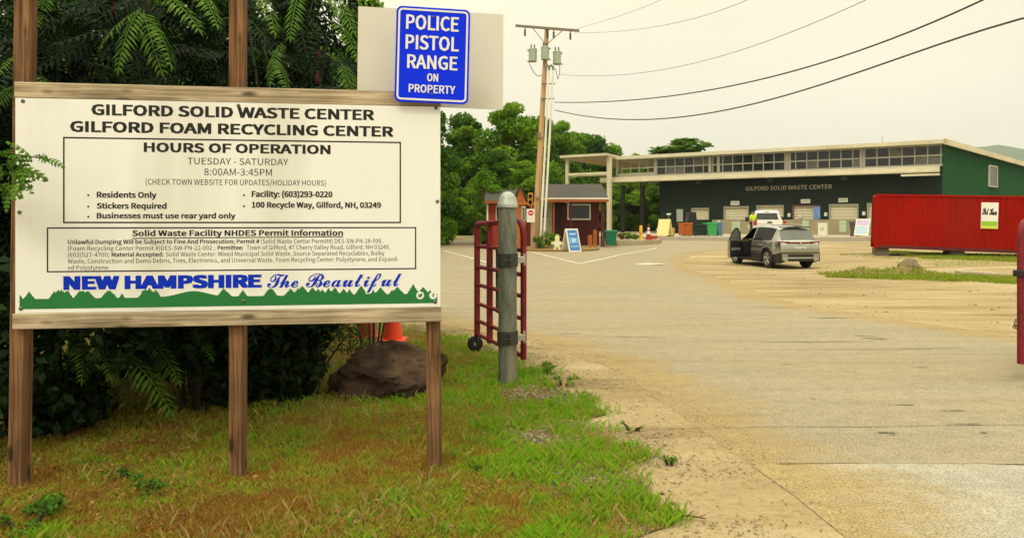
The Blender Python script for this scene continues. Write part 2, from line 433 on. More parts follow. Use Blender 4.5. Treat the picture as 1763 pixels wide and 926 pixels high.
def asphalt_mat(name, base, sand, amount):
    m, nt, b = nodes_of(name); N, L = nt.nodes, nt.links
    t = N.new('ShaderNodeTexCoord')
    def noise(s, det=6, rough=.6, st=None):
        n = N.new('ShaderNodeTexNoise'); n.inputs['Scale'].default_value = s; n.inputs['Detail'].default_value = det; n.inputs['Roughness'].default_value = rough
        if st:
            mp = N.new('ShaderNodeMapping'); mp.inputs['Scale'].default_value = st; L.new(t.outputs['Object'], mp.inputs[0]); L.new(mp.outputs[0], n.inputs['Vector'])
        else: L.new(t.outputs['Object'], n.inputs['Vector'])
        return n
    def rng_(n, a, b_, c, d):
        r = N.new('ShaderNodeMapRange'); r.inputs[1].default_value = a; r.inputs[2].default_value = b_; r.inputs[3].default_value = c; r.inputs[4].default_value = d
        L.new(n.outputs[0], r.inputs[0]); return r
    grain = rng_(noise(105, 2, .95), .36, .64, .52, 1.46); mott = rng_(noise(7, 6, .7), .3, .7, .88, 1.1)
    broad = rng_(noise(.55, 6, .6, (.35, 1.3, 1)), .35, .68, .0, 1.0)
    streak = rng_(noise(1.1, 5, .65, (.25, 2.4, 1)), .4, .75, 1.05, .84)
    edge = N.new('ShaderNodeAttribute'); edge.attribute_name = 'val'
    # sand drifting in from the edges: edge distance + noise
    nz = rng_(noise(1.3, 9, .72), .25, .75, -.7, .42)
    add = N.new('ShaderNodeMath'); add.operation = 'ADD'; L.new(edge.outputs['Fac'], add.inputs[0]); L.new(nz.outputs[0], add.inputs[1])
    se = N.new('ShaderNodeMapRange'); se.interpolation_type = 'SMOOTHSTEP'
    se.inputs[1].default_value = .05; se.inputs[2].default_value = .95; se.inputs[3].default_value = 1; se.inputs[4].default_value = 0
    L.new(add.outputs[0], se.inputs[0])
    bm_ = N.new('ShaderNodeMath'); bm_.operation = 'MULTIPLY'; bm_.inputs[1].default_value = amount; L.new(broad.outputs[0], bm_.inputs[0])
    mxx = N.new('ShaderNodeMath'); mxx.operation = 'MAXIMUM'; L.new(se.outputs[0], mxx.inputs[0]); L.new(bm_.outputs[0], mxx.inputs[1])
    mi = N.new('ShaderNodeMix'); mi.data_type = 'RGBA'; mi.inputs[6].default_value = base + (1,); mi.inputs[7].default_value = sand + (1,)
    L.new(mxx.outputs[0], mi.inputs[0])
    g1 = N.new('ShaderNodeVectorMath'); g1.operation = 'SCALE'; L.new(mi.outputs[2], g1.inputs[0]); L.new(grain.outputs[0], g1.inputs['Scale'])
    g2 = N.new('ShaderNodeVectorMath'); g2.operation = 'SCALE'; L.new(g1.outputs[0], g2.inputs[0]); L.new(streak.outputs[0], g2.inputs['Scale'])
    g3 = N.new('ShaderNodeVectorMath'); g3.operation = 'SCALE'; L.new(g2.outputs[0], g3.inputs[0]); L.new(mott.outputs[0], g3.inputs['Scale'])
    L.new(g3.outputs[0], b.inputs['Base Color']); b.inputs['Roughness'].default_value = .9; b.inputs['Specular IOR Level'].default_value = .15
    bp = N.new('ShaderNodeBump'); bp.inputs['Strength'].default_value = .35; bp.inputs['Distance'].default_value = .01
    L.new(grain.outputs[0], bp.inputs['Height']); L.new(bp.outputs[0], b.inputs['Normal'])
    return m
def axis_pts(spec):
    out = []
    for a, b, s in spec: out += list(np.arange(a, b - 1e-6, s))
    return np.array(out + [spec[-1][1]])
gx = axis_pts([(-6400, -400, 600), (-400, -60, 40), (-60, -12, 4), (-12, 26, .5), (26, 70, 4), (70, 400, 40), (400, 6400, 600)])
gy = axis_pts([(-300, -20, 40), (-20, 0, 4), (0, 60, .5), (60, 100, 5), (100, 400, 50), (400, 4600, 600)])
X, Y = np.meshgrid(gx, gy)
Z = zt(X, Y)
inside = (X > xat(L_EDGE, Y) + .4) & (X < xat(R_EDGE, Y) - .4) & (Y > -2.5) & (Y < 52)
inside &= (dist_line(L_EDGE, X, Y) > .95) & (dist_line(R_EDGE, X, Y) > .95)
Z = Z - np.where(inside, .06, 0)
far_drop = np.hypot(X, Y)
i = np.arange(len(gy) - 1)[:, None] * len(gx) + np.arange(len(gx) - 1)[None]
F = np.stack([i, i + 1, i + len(gx) + 1, i + len(gx)], -1).reshape(-1, 4)
struct(arr_mesh('ground', np.stack([X, Y, Z], -1).reshape(-1, 3), F, ground_mat(), None, None, True))

SAND = (.41, .29, .135)
edge_attr = lambda X, Y: np.minimum(np.minimum(dist_line(L_EDGE, X, Y), dist_line(R_EDGE, X, Y)), 8.0)
ys = axis_pts([(4.6, 20, .22), (20, 52, .6)])
strip_sheet('asphalt_driveway', 0, 0, ys, lambda y: xat(L_EDGE, y), lambda y: xat(R_EDGE, y), 110, lambda X, Y: .002 + .010 * ss(0, .6, edge_attr(X, Y)),
            asphalt_mat('worn_asphalt', (.30, .265, .188), (.315, .24, .118), .45), edge_attr)
def seam(x): return 4.72 - .02 * (x - 1.5) + .015 * np.sin(x * 3.1) + .006 * np.sin(x * 11)
ys = axis_pts([(-3, 4.9, .2)])
m_st = asphalt_mat('street_asphalt', (.345, .328, .262), (.32, .245, .12), .10)
# the public street in front of the joint (its far edge follows the joint)
cols = 90; s = np.linspace(0, 1, cols); rows = np.linspace(-3, 1, 30)
xs_l = xat(L_EDGE, np.linspace(-3, 4.72, 30)); V = []
for r_, y_ in enumerate(np.linspace(0, 1, 30)):
    xx = xs_l[r_] * (1 - s) + 18 * s
    yy = -3 + (seam(xx) + 3) * y_
    V.append(np.stack([xx, yy, zt(xx, yy) + .004 + .0125 * ss(0, .6, dist_line(L_EDGE, xx, yy))], -1))
V = np.concatenate(V); i = np.arange(29)[:, None] * cols + np.arange(cols - 1)[None]
F = np.stack([i, i + 1, i + cols + 1, i + cols], -1).reshape(-1, 4)
struct(arr_mesh('street', V, F, m_st, None, np.minimum(dist_line(L_EDGE, V[:, 0], V[:, 1]), 8), True))

# painted lines and tar patches, thin sheets on the asphalt
def ribbon(mb, pts, w, off, jag=0):
    n = 0; pts = [np.array(p, float) for p in pts]; seg = []
    for a, b in zip(pts[:-1], pts[1:]):
        k = max(2, int(np.linalg.norm(b - a) / .5)); seg += [a + (b - a) * t for t in np.linspace(0, 1, k, endpoint=False)]
    seg.append(pts[-1]); L_ = []; R_ = []
    for k, p in enumerate(seg):
        d = seg[min(k + 1, len(seg) - 1)] - seg[max(k - 1, 0)]; d /= np.linalg.norm(d); nrm = np.array([-d[1], d[0]])
        ww = w / 2 * (1 + (random.uniform(-jag, jag) if jag else 0))
        for lst, sg in ((L_, 1), (R_, -1)):
            q = p + nrm * ww * sg; lst.append((q[0], q[1], gz(q[0], q[1]) + off))
    n = len(seg); mb.add(L_ + R_, [(k, k + 1, n + k + 1, n + k) for k in range(n - 1)])
m_paint = mat('worn_road_paint', (.55, .53, .43), .8, .2, 9, 0, dirt=(.36, .30, .2), dirt_amt=.8)
def gp(u, v, z=0.0):
    d = (EYE - z) * FPX / ((v - VH) * VS); return ((u - 600) / FPX * d, d)
mb = MB()
ribbon(mb, [gp(679, 247.8), gp(620, 236.6)], .13, .0165, .1)
mb2 = MB(); ribbon(mb2, [gp(679, 247.8), gp(725, 239.6), (8.4, 43)], .13, .018, .1)
mb3 = MB(); ribbon(mb3, [gp(575, 248), gp(556, 243.7), gp(520, 236)], .13, .0165, .1)
# worn arrow
mb4 = MB()
ax, ay = gp(752, 247)
mb4.add([(ax - .9, ay - .25, gz(ax, ay) + .017), (ax + .5, ay - .35, gz(ax, ay) + .017), (ax + 1.0, ay + .1, gz(ax, ay) + .017), (ax + .3, ay + .75, gz(ax, ay) + .017), (ax - .2, ay + .3, gz(ax, ay) + .017)], [(0, 1, 2, 3, 4)])
for nm, q in (('painted_line', mb), ('painted_line', mb2), ('painted_line', mb3), ('painted_arrow', mb4)):
    struct(q.build(nm, m_paint))
mb = MB()
def tar(u, v, L_, w, a=0):
    x, y = gp(u, v); n = 9; top = []; bot = []
    for k in range(n):
        t = k / (n - 1); xx = x + (t - .5) * L_; yy = y + (t - .5) * L_ * a
        ww = w * math.sin(math.pi * min(.96, max(.04, t))) ** .5 * random.uniform(.5, 1.2)
        top.append((xx, yy + ww / 2, gz(xx, yy) + .0205)); bot.append((xx, yy - ww / 2, gz(xx, yy) + .0205))
    mb.add(top + bot, [(k, k + 1, n + k + 1, n + k) for k in range(n - 1)])
for u, v, l_, w, a in ((1025, 319.5, .35, .06, -.25), (1014, 317, .3, .04, -.3), (975, 322.5, 1.1, .025, .02), (930, 323, 1.0, .02, 0), (1040, 409, .14, .035, -.1), (1046, 411, .05, .03, 0), (1060, 382.5, .16, .03, 0), (1118, 388, .2, .03, -.05),
                      (1130, 401, .28, .03, .02), (1153, 409, .06, .03, 0), (923, 344, .16, .02, 0), (1078, 347, .22, .02, 0), (952, 377, .06, .02, 0), (770, 371, .1, .02, 0), (668, 315, .3, .03, 0), (705, 336, .16, .02, 0), (740, 318, .9, .02, -.06), (1000, 330, 1.6, .02, .05), (1090, 329, .9, .02, .1), (905, 290, .9, .05, 0), (975, 300, .7, .06, -.1)):
    tar(u, v, l_, w, a)
struct(mb.build('tar_patches', mat('tar', (.15, .13, .09), .7, .3, 20)))
mb = MB()
ribbon(mb, [gp(760, 404), gp(905, 403), gp(1010, 403.5), gp(1100, 402), gp(1260, 401)], .008, .0185, .7)
struct(mb.build('asphalt_crack', mat('crack_dark', (.20, .17, .12), .9, .2, 20)))
mb = MB(); ribbon(mb, [(1.7, 4.735), (2.4, 4.722), (3.4, 4.70), (5, 4.67), (9, 4.6)], .014, .0215, .7)
struct(mb.build('asphalt_joint', mat('joint_sand', (.29, .245, .165), .95, .25, 30)))

# concrete apron in front of the building (a kerb step), flower-bed island, verge soil
APRON = [(9.8, 50.6), (16, 49.6), (30, 49.2), (48, 47.0), (48, 66), (-3, 74), (-3, 57)]
m_conc = mat('concrete_apron', (.40, .355, .27), .9, .12, 1.2, 0, dirt=(.3, .25, .17), dirt_amt=.5)
mb = MB(); mb.prism(APRON, lambda a, b: Vector((a, b, .56 + .01 * (b - 50) * 0)), lambda a, b: Vector((a, b, -.2)))
struct(mb.build('concrete_apron', m_conc))
# bare soil of the grass verge
ys = axis_pts([(1.5, 12, .12), (12, 22, .5)])
def soil_mat():
    m, nt, b = nodes_of('verge_soil'); N, L = nt.nodes, nt.links
    t = N.new('ShaderNodeTexCoord')
    n = N.new('ShaderNodeTexNoise'); n.inputs['Scale'].default_value = 1.6; n.inputs['Detail'].default_value = 9; L.new(t.outputs['Object'], n.inputs['Vector'])
    c = N.new('ShaderNodeValToRGB'); e = c.color_ramp.elements
    e[0].position, e[0].color = .3, (.07, .085, .015, 1); e[1].position, e[1].color = .72, (.27, .17, .055, 1)
    k = e.new(.5); k.color = (.17, .13, .035, 1)
    L.new(n.outputs[0], c.inputs[0])
    n2 = N.new('ShaderNodeTexNoise'); n2.inputs['Scale'].default_value = 60; n2.inputs['Detail'].default_value = 4; L.new(t.outputs['Object'], n2.inputs['Vector'])
    r = N.new('ShaderNodeMapRange'); r.inputs[1].default_value = .3; r.inputs[2].default_value = .7; r.inputs[3].default_value = .5; r.inputs[4].default_value = 1.3; L.new(n2.outputs[0], r.inputs[0])
    s_ = N.new('ShaderNodeVectorMath'); s_.operation = 'SCALE'; L.new(c.outputs[0], s_.inputs[0]); L.new(r.outputs[0], s_.inputs['Scale'])
    L.new(s_.outputs[0], b.inputs['Base Color']); b.inputs['Roughness'].default_value = .95; b.inputs['Specular IOR Level'].default_value = .1
    bp = N.new('ShaderNodeBump'); bp.inputs['Strength'].default_value = .8; bp.inputs['Distance'].default_value = .03
    L.new(n2.outputs[0], bp.inputs['Height']); L.new(bp.outputs[0], b.inputs['Normal'])
    return m
def g_edge(y): return xat(G_EDGE, y) + .10 * np.sin(y * 5.3) + .07 * np.sin(y * 11.7 + 1) - .06
strip_sheet('verge_soil', 0, 0, ys, lambda y: np.full_like(y, -26.0), g_edge, 60, .008, soil_mat())

# ------------------------------------------------------------------ distant hill
V = []; F = []
n = 120
xs = np.linspace(200, 2400, n); HK = 2.4; ridge = 84 + 34 * np.exp(-((xs - 660) / 330) ** 2) + 22 * np.exp(-((xs - 1350) / 420) ** 2) + 2.5 * np.sin(xs / 23) + 1.5 * np.sin(xs / 9.1)
ridge *= ss(200, 480, xs)
prof = [(-420, 0), (-250, .35), (-110, .78), (0, 1.0), (180, .7), (420, 0)]
for k, (dy, f) in enumerate(prof):
    for j in range(n): V.append((xs[j] * HK, (1150 + dy) * HK, -3 + ridge[j] * f * HK))
for k in range(len(prof) - 1):
    for j in range(n - 1): F.append((k * n + j, k * n + j + 1, (k + 1) * n + j + 1, (k + 1) * n + j))
struct(arr_mesh('hill', np.array(V), np.array(F), mat('forested_hill', (.045, .085, .03), .95, .5, .05, 0), None, None, True))

# ------------------------------------------------------------------ the waste centre building
B_R = Vector((32.0, 55.0, 0)); B_L = Vector((9.0, 69.9, 0))          # front line, right and left ends
b_ang = math.atan2(B_R.y - B_L.y, B_R.x - B_L.x)
BLEN = (B_R - B_L).length
bld = thing('waste_center_building', 'long green steel building with dock doors and a high strip of windows', 'building', (B_L.x, B_L.y, .5), b_ang)
bM = Matrix.Translation(bld.location) @ Matrix.Rotation(b_ang, 4, 'Z'); bI = bM.inverted()
bq = bM.to_3x3() @ Vector((0, 1, 0))
def bpt(u, v, yo=0.0):
    """photo point on the building's front plane (yo metres behind it) -> local (x, z)"""
    d = Vector(((u - 600) / FPX, 1, -(v - VH) * VS / FPX)); o = Vector((0, 0, EYE))
    p0 = bM @ Vector((0, yo, 0)); t = (p0 - o).dot(bq) / d.dot(bq); w = bI @ (o + d * t)
    return w.x, w.z
m_shgreen = mat('shaded_green_steel', (.0035, .0135, .009), .6, .15, 3)  # darker copy of the gable green, with the front wall's shade put in
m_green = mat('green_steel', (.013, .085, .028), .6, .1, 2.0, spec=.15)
m_cream = mat('cream_trim', (.60, .55, .39), .65, .1, 1.2, 0, dirt=(.36, .31, .20), dirt_amt=.55)
m_steelg = mat('grey_steel', (.33, .31, .24), .5, .1, 3)
m_dglass = mat('dark_glass', (.014, .016, .017), .12, .4, .6, spec=.5)
m_door = mat('dock_door', (.62, .57, .41), .6, .06, 3)
m_dock = mat('dock_concrete', (.33, .28, .17), .9, .15, 1.0, 0, dirt=(.2, .17, .1), dirt_amt=.6)
m_beam = mat('dark_beam', (.05, .05, .05), .6, .1, 4)
xr = BLEN
x_wall, _ = bpt(773, 190)                                   # left end of the enclosed wall
x_cl, _ = bpt(729, 160)                                     # left end of the clerestory
ROOF0, ROOF1 = bpt(740, 146)[1], bpt(1104, 132)[1]
Zc = bpt(1000, 163.5)[1]; Zc2 = bpt(1000, 156)[1]; Zw = bpt(1000, 141)[1]
def zroof(x): return 7.0 + (x / BLEN) * .12
DEPTH = 26.0
# roof: low slope to the back, cream fascia in front; the gable end is not quite square to the front
mb = MB(); zr = 6.88; SH = .268; DROP = .75
roofpoly = [(x_cl - .4, -.5), (xr + .25, -.5), (xr + .25 + SH * DEPTH, DEPTH), (x_cl - .4, DEPTH)]
def rz(y): return zr - DROP * (y + .5) / (DEPTH + .5)
mb.prism(roofpoly, lambda a, b: Vector((a, b, rz(b))), lambda a, b: Vector((a, b, rz(b) + .26)))
roof = mb.build('roof', mat('roof_metal', (.55, .52, .42), .5, .06, 1.0), bld)
mb = MB(); mb.bb(x_cl - .42, xr + .28, -.60, -.503, zr - .02, zr + .27)
mb.prism([(-.6, zr - .10), (-.6, zr + .32), (DEPTH, rz(DEPTH) + .32), (DEPTH, rz(DEPTH) - .1)], lambda a, b: Vector((xr + .283 + SH * a, a, b)), lambda a, b: Vector((xr + .40 + SH * a, a, b)))
mb.build('fascia', m_cream, roof)
# gable wall on the right with corrugation
mb = MB(); nrib = 80
for k in range(nrib):
    y0 = .02 + (DEPTH - .2) * k / nrib; w = (DEPTH - .2) / nrib
    g = lambda y, o: xr + SH * y + o
    for (a, b, o) in ((y0, y0 + w * .72, 0), (y0 + w * .72, y0 + w, .06)):
        mb.add([(g(a, o), a, -.4), (g(b, o), b, -.4), (g(b, o), b, rz(b) - .02), (g(a, o), a, rz(a) - .02)], [(0, 1, 2, 3)])
    for b in (y0 + w * .72, y0 + w):
        mb.add([(g(b, 0), b, -.4), (g(b, .06), b, -.4), (g(b, .06), b, rz(b) - .02), (g(b, 0), b, rz(b) - .02)], [(0, 1, 2, 3)])
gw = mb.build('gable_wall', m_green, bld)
gax = Vector((SH, 1, 0)).normalized(); gno = Vector((1, -SH, 0)).normalized()
def gpt(u, v):
    nx = bM.to_3x3() @ gno; d = Vector(((u - 600) / FPX, 1, -(v - VH) * VS / FPX)); o = Vector((0, 0, EYE))
    p0 = bM @ Vector((xr, 0, 0)); t = (p0 - o).dot(nx) / d.dot(nx); w = bI @ (o + d * t); return w.y / gax.y, w.z
(ya, za), (yb, zb) = gpt(1157.3, 175.5), gpt(1167, 156.5)
GR = Matrix.Rotation(-math.atan(SH), 3, 'Z')
def gbox(mb, a0, a1, z0, z1, o0, o1):
    c = Vector((xr, 0, 0)) + gax * ((a0 + a1) / 2) + gno * ((o0 + o1) / 2); c.z = (z0 + z1) / 2
    return mb.box(c, (o1 - o0, a1 - a0, z1 - z0), GR)
mb = MB(); fw = .08
gbox(mb, ya, yb, zb - fw, zb, .03, .16); gbox(mb, ya, yb, za, za + fw, .03, .16)
gbox(mb, ya, ya + fw, za + fw, zb - fw, .03, .16); gbox(mb, yb - fw, yb, za + fw, zb - fw, .03, .16)
win = mb.build('window', m_cream, bld)
gbox(MB(), ya + fw, yb - fw, za + fw, zb - fw, .065, .09).build('pane', mat('grey_glass', (.05, .06, .055), .15, .1, 2), win)
# front wall with openings cut out for the doors
zd0 = bpt(900, 206.6)[1]                                     # dock height
doors = []
for u0, u1, v0, v1, wide in ((810, 831, 195.5, 206.6, 0), (848, 877.5, 194, 207, 1), (886.5, 918.5, 193, 206.5, 0), (928.5, 961, 193, 206.6, 1), (971.5, 1006, 191.8, 206.5, 1), (1016, 1052, 190.8, 206.3, 0)):
    xa, _ = bpt(u0, 200); xb, _ = bpt(u1, 200); z1 = bpt((u0 + u1) / 2, v0)[1]
    doors.append((xa, xb, zd0, z1))
mb = MB(); WT = .3
cur = x_wall
for xa, xb, z0, z1 in doors:
    mb.bb(cur, xa, 0, WT, zd0, 5.0); mb.bb(xa, xb, 0, WT, z1, 5.0); cur = xb
mb.bb(cur, xr - .003, 0, WT, zd0, 5.0)
wall = mb.build('front_wall', m_shgreen, bld)
# dock wall below, projecting a little
mb = MB(); xs0 = bpt(835, 210)[0]
mb.bb(x_wall, xs0, .02, WT, -.6, zd0 - .002); mb2 = MB(); mb2.bb(xs0, xr - .01, -.12, WT, -.6, zd0 - .003)
mb.build('wall_base', m_shgreen, bld); dockw = mb2.build('dock_wall', m_dock, bld)
for k, (xa, xb, z0, z1) in enumerate(doors):
    mb = MB(); npan = 5; h = (z1 - z0) / npan
    for q in range(npan): mb.bb(xa + .1, xb - .1, .16, .21, z0 + q * h + .01, z0 + (q + 1) * h - .012, .012)
    d = mb.build('dock_door', m_door, bld)
    mb = MB(); mb.bb(xa, xa + .1, -.03, .25, z0, z1 - .09); mb.bb(xb - .1, xb, -.03, .25, z0, z1 - .09); mb.bb(xa, xb, -.03, .25, z1 - .09, z1)
    mb.build('door_frame', mat('reddish_frame', (.16, .07, .045), .6, .1, 3) if k == 3 else m_steelg, d)
    MB().bb(xa + .1, xb - .1, .22, .25, z0, z1 - .09).build('door_backing', m_beam, d)
# pale dock-leveller plates and a blue curtain on the doors
for u0, u1, v0, v1 in ((858, 868, 208.5, 217), (940.5, 948.5, 207.5, 218), (984, 992, 207.3, 218.3)):
    xa, za = bpt(u0, v1); xb, zb = bpt(u1, v0)
    MB().bb(xa, xb, -.16, -.122, za, min(zb, zd0 - .06), .01).build('dock_plate', mat('pale_green_plate', (.45, .55, .38), .6, .1, 3), bld)
xa, za = bpt(953.5, 206); xb, zb = bpt(961.5, 194.5)
mb = MB(); nn = 16
for k in range(nn):
    a = xa + (xb - xa) * k / nn; b = xa + (xb - xa) * (k + 1) / nn; o = .04 if k % 2 else .0
    mb.bb(a, b, -.11 - o, -.06 - o, za, zb)
mb.build('curtain', mat('blue_curtain', (.20, .36, .62), .7, .35, 2.2), bld)
# small personnel door at the left end of the wall
xa, za = bpt(793, 208.5); xb, zb = bpt(800.5, 196.8)
MB().bb(xa, xb, -.05, -.003, za, zb, .01).build('service_door', mat('grey_door', (.34, .37, .32), .6, .1, 3), bld)
# wall signs above doors, lettering, lights
m_sign = mat('pale_sign', (.62, .64, .56), .6, .05, 3); m_ink = mat('grey_ink', (.2, .2, .18), .7, .1, 3)
for u0, u1, v0, v1 in ((856.5, 866.5, 189, 193), (938.5, 949.5, 187.3, 191.2), (982.5, 993.5, 186.2, 190.2)):
    xa, za = bpt(u0, v1); xb, zb = bpt(u1, v0)
    s_ = MB().bb(xa, xb, -.04, -.003, za, zb).build('door_sign', m_sign, bld)
    w = xb - xa; h = zb - za
    mb = MB()
    for q in range(6): mb.bb(xa + w * (.14 + .12 * q), xa + w * (.14 + .12 * q + .08), -.045, -.0405, za + h * .4, za + h * .62)
    mb.build('faded_line', m_ink, s_)
xa, z0 = bpt(874, 179.2); xb, z1 = bpt(975, 177)
mb = MB(); put_text(mb, "GILFORD SOLID WASTE CENTER", lambda x, z: Vector((x, -.03, z)), xa, xb, (z0 + z1) / 2 - .02, .33, .0)
mb.build('lettering', mat('cream_letters', (.62, .57, .42), .6, .05, 3), bld)
mb = MB()
for u, v in ((843, 209), (938, 203), (968, 201.6), (1012.5, 200.8), (925, 202.3)):
    x, z = bpt(u, v); q = MB(); q.box((x, -.1, z), (.22, .2, .3), None, .03); q.build('wall_lamp', m_sign, bld)
# canopy along the front
mb = MB()
xk0 = bpt(712, 172)[0]
CAN = 1.5
mb.prism([(-CAN, 4.78), (-CAN, 5.12), (-.003, 5.28), (-.003, 4.78)], lambda a, b: Vector((xk0, a, b)), lambda a, b: Vector((xr - .15, a, b)))
can = mb.build('canopy', mat('canopy_metal', (.46, .45, .34), .5, .06, 1.5), bld)
mb = MB(); mb.bb(xk0 - .02, xr - .13, -CAN - .16, -CAN - .003, 4.68, 4.92, .05); mb.bb(xk0 - .02, xr - .13, -CAN - .10, -CAN - .003, 4.925, 5.15)
mb.bb(xr - 2.6, xr - .1, -CAN - .16, -CAN + .3, 4.46, 4.60)
mb.build('gutter', m_cream, can)
mb = MB(); mb.bb(xk0, xr - .2, -CAN, -.31, 4.70, 4.777); mb.build('soffit', m_beam, can)
for u in (822, 905, 991):
    x, _ = bpt(u, 170); MB().box((x, -.7, 4.52), (.45, .3, .32), None, .04).build('canopy_lamp', m_beam, can)
# clerestory: posts, rails, glass
z0, z1 = 5.25, 6.85
rb = np.random.default_rng(12)
mb = MB(); xg = bpt(768, 155)[0]
mb.bb(xg, xr - .12, .05, .09, z0 + .05, z1); cg = mb.build('clerestory_glass', m_dglass, bld)
mb = MB()
mb.bb(xg, xr, -.02, .045, z0 - .02, z0 + .14); mb.bb(x_cl, xr, -.02, .045, z0 + .74, z0 + .84); mb.bb(x_cl, xr, -.02, .045, z1 - .1, z1 + .02)
npost = 30
for k in range(npost + 1):
    x = x_cl + (xr - .1 - x_cl) * k / npost; mb.bb(x - .035, x + .035, -.025, .048, z0 + .14, z1 - .1)
for u in (832, 842, 922.5, 925, 1009.5, 1012, 768):
    x, _ = bpt(u, 150); mb.bb(x - .12, x + .12, -.06, .047, z0, z1)
mb.build('window_frame', m_steelg, bld)
for k in range(30):
    if rb.random() < .4:
        xa_ = x_cl + (xr - .1 - x_cl) * k / 30
        if xa_ > xg + .2:
            hi = rb.random() < .6; MB().bb(xa_ + .06, xa_ + (xr - .1 - x_cl) / 30 - .06, .047, .0495, (z0 + .86) if hi else z0 + .16, (z1 - .12) if hi else z0 + .72).build('bright_pane', mat('bright_pane_grey', (.11, .11, .09), .7, .4, 2), cg)  # added grey panels: uneven brightness of the panes put into colour
mb = MB(); mb.bb(x_cl - .3, xg, -.1, -.022, z0 - .02, z0 + .35); mb.build('sill_beam', m_steelg, bld)
# open bay at the left: columns and beams
for u, yo, w in ((729, 4, .30), (752, 4, .36)):
    x, _ = bpt(u, 190, yo); MB().bb(x - w / 2, x + w / 2, yo, yo + w, -.5, 4.7).build('column', m_beam, bld)
MB().bb(x_wall, x_wall + .25, .302, 9, -.5, 6.8).build('end_wall', m_shgreen, bld)
MB().bb(x_cl, x_wall - .01, 6, 6.2, 4.9, 6.3).build('weathered_screen', mat('weathered_screen', (.30, .31, .16), .7, .15, 2), bld)
MB().bb(x_wall + .26, xr - .1, 6, 6.1, z0 - .4, z1 - .3).build('inner_partition', m_shgreen, bld)
# tall open canopy frame at the far left
zt_ = 7.05
cpA, cpB, cpC = [bI @ Vector(p) for p in ((8.55, 66.5, 0), (4.47, 69.2, 0), (10.38, 70.3, 0))]
pts = [(cpB.x, cpB.y), (cpA.x, cpA.y), (x_cl - .45, -.2), (x_cl - .45, 11), (cpB.x - .5, 12)]
MB().prism(pts, lambda a, b: Vector((a, b, zt_)), lambda a, b: Vector((a, b, zt_ + .22))).build('side_canopy', m_cream, bld)
cx_, cy_ = sum(p[0] for p in pts) / 5, sum(p[1] for p in pts) / 5
MB().prism([(cx_ + (a - cx_) * .96, cy_ + (b - cy_) * .96) for a, b in pts], lambda a, b: Vector((a, b, zt_ - .12)), lambda a, b: Vector((a, b, zt_ - .003))).build('canopy_ceiling', mat('tan_soffit', (.42, .34, .22), .7, .1, 2), bld)
for (x, y, w, zlo) in ((cpA.x - .1, cpA.y + .5, .36, -.5), (cpB.x + .45, cpB.y + .5, .28, -.5), (cpA.x + .6, 9.5, .24, -.5), (x_cl - .7, .4, .24, 4.9)):
    MB().bb(x - w / 2, x + w / 2, y, y + w, zlo, zt_ - .125).build('column', m_cream, bld)
MB().cyl((cpB.x + .62, cpB.y + .62, 5.45), (cpA.x - .3, cpA.y + .66, 5.45), .17, n=8).build('tie_beam', m_cream, bld)
mb = MB(); xm, zm = bpt(1034, 131, 6); mb.cyl((xm, 6, 6.3), (xm, 6, 8.4), .025, n=6); pass
mb.build('antenna_mast', m_steelg, bld)

# ------------------------------------------------------------------ the notice board
S_L, S_R = Vector((-2.829, 4.214, 0)), Vector((-.4405, 4.547, 0))
s_ang = math.atan2(S_R.y - S_L.y, S_R.x - S_L.x); SW = (S_R - S_L).length
board = thing('notice_board', 'large white facility notice board on three brown timber posts, green treeline along its foot', 'notice board', (S_L.x, S_L.y, 0), s_ang)
sM = Matrix.Translation(board.location) @ Matrix.Rotation(s_ang, 4, 'Z'); sI = sM.inverted(); sn = sM.to_3x3() @ Vector((0, 1, 0))
def pan(u, v, yo=0.0):
    d = Vector(((u - 600) / FPX, 1, -(v - VH) * VS / FPX)); o = Vector((0, 0, EYE)); p0 = sM @ Vector((0, yo, 0))
    w = sI @ (o + d * ((p0 - o).dot(sn) / d.dot(sn))); return w.x, w.z
PZ0, PZ1 = 1.032, 2.258
w_rail = woodmat('weathered_board', (.58, .48, .33), (.28, .21, .13), 0, .8)
w_post = woodmat('brown_post', (.31, .165, .08), (.10, .05, .025), 2, .7)
m_panel = mat('white_panel', (.80, .81, .79), .5, .03, 1.2, 0, spec=.2, stretch=(5, 1, .6), dirt=(.52, .52, .42), dirt_amt=.55)
panel = MB().bb(0, SW, 0, .010, PZ0, PZ1).build('panel', m_panel, board)
fl = lambda off: (lambda x, z: Vector((x, -off, z)))
INK = mat('black_ink', (.012, .012, .012), .5, .1, 3); BLUE = mat('blue_ink', (.003, .03, .52), .6, .05, 3, spec=.1); GREEN = mat('green_ink', (.015, .17, .045), .45, .08, 2); WHITE = mat('white_ink', (.76, .76, .71), .5, .03, 3, spec=.2)
mb = MB()
def line(s, u0, u1, vb0, vb1, cap_v, bold=0.0, m=None, zfix=None):
    """text from u0 to u1 with its baseline at rows vb0 (left) and vb1 (right)"""
    xa, za = pan(u0, vb0); xb, zb = pan(u1, vb1); zb_ = (za + zb) / 2 if zfix is None else zfix
    um = (u0 + u1) / 2; cap = pan(um, vb0)[1]; cap = pan(um, (vb0 + vb1) / 2 - cap_v)[1] - pan(um, (vb0 + vb1) / 2)[1]
    put_text(m or mb, s, fl(.0008), xa, xb, zb_, cap, bold)
line("GILFORD SOLID WASTE CENTER", 107.1, 438.5, 109.2, 112.2, 10.1, .075)
line("GILFORD FOAM RECYCLING CENTER", 82.1, 461, 124.9, 127.9, 10.0, .075)
line("HOURS OF OPERATION", 168.5, 387.4, 143.6, 144.4, 8.8, .075)
line("TUESDAY - SATURDAY", 219.8, 337.9, 154.8, 155.2, 6.1)
line("8:00AM-3:45PM", 239.3, 318.7, 165.2, 165.0, 6.4)
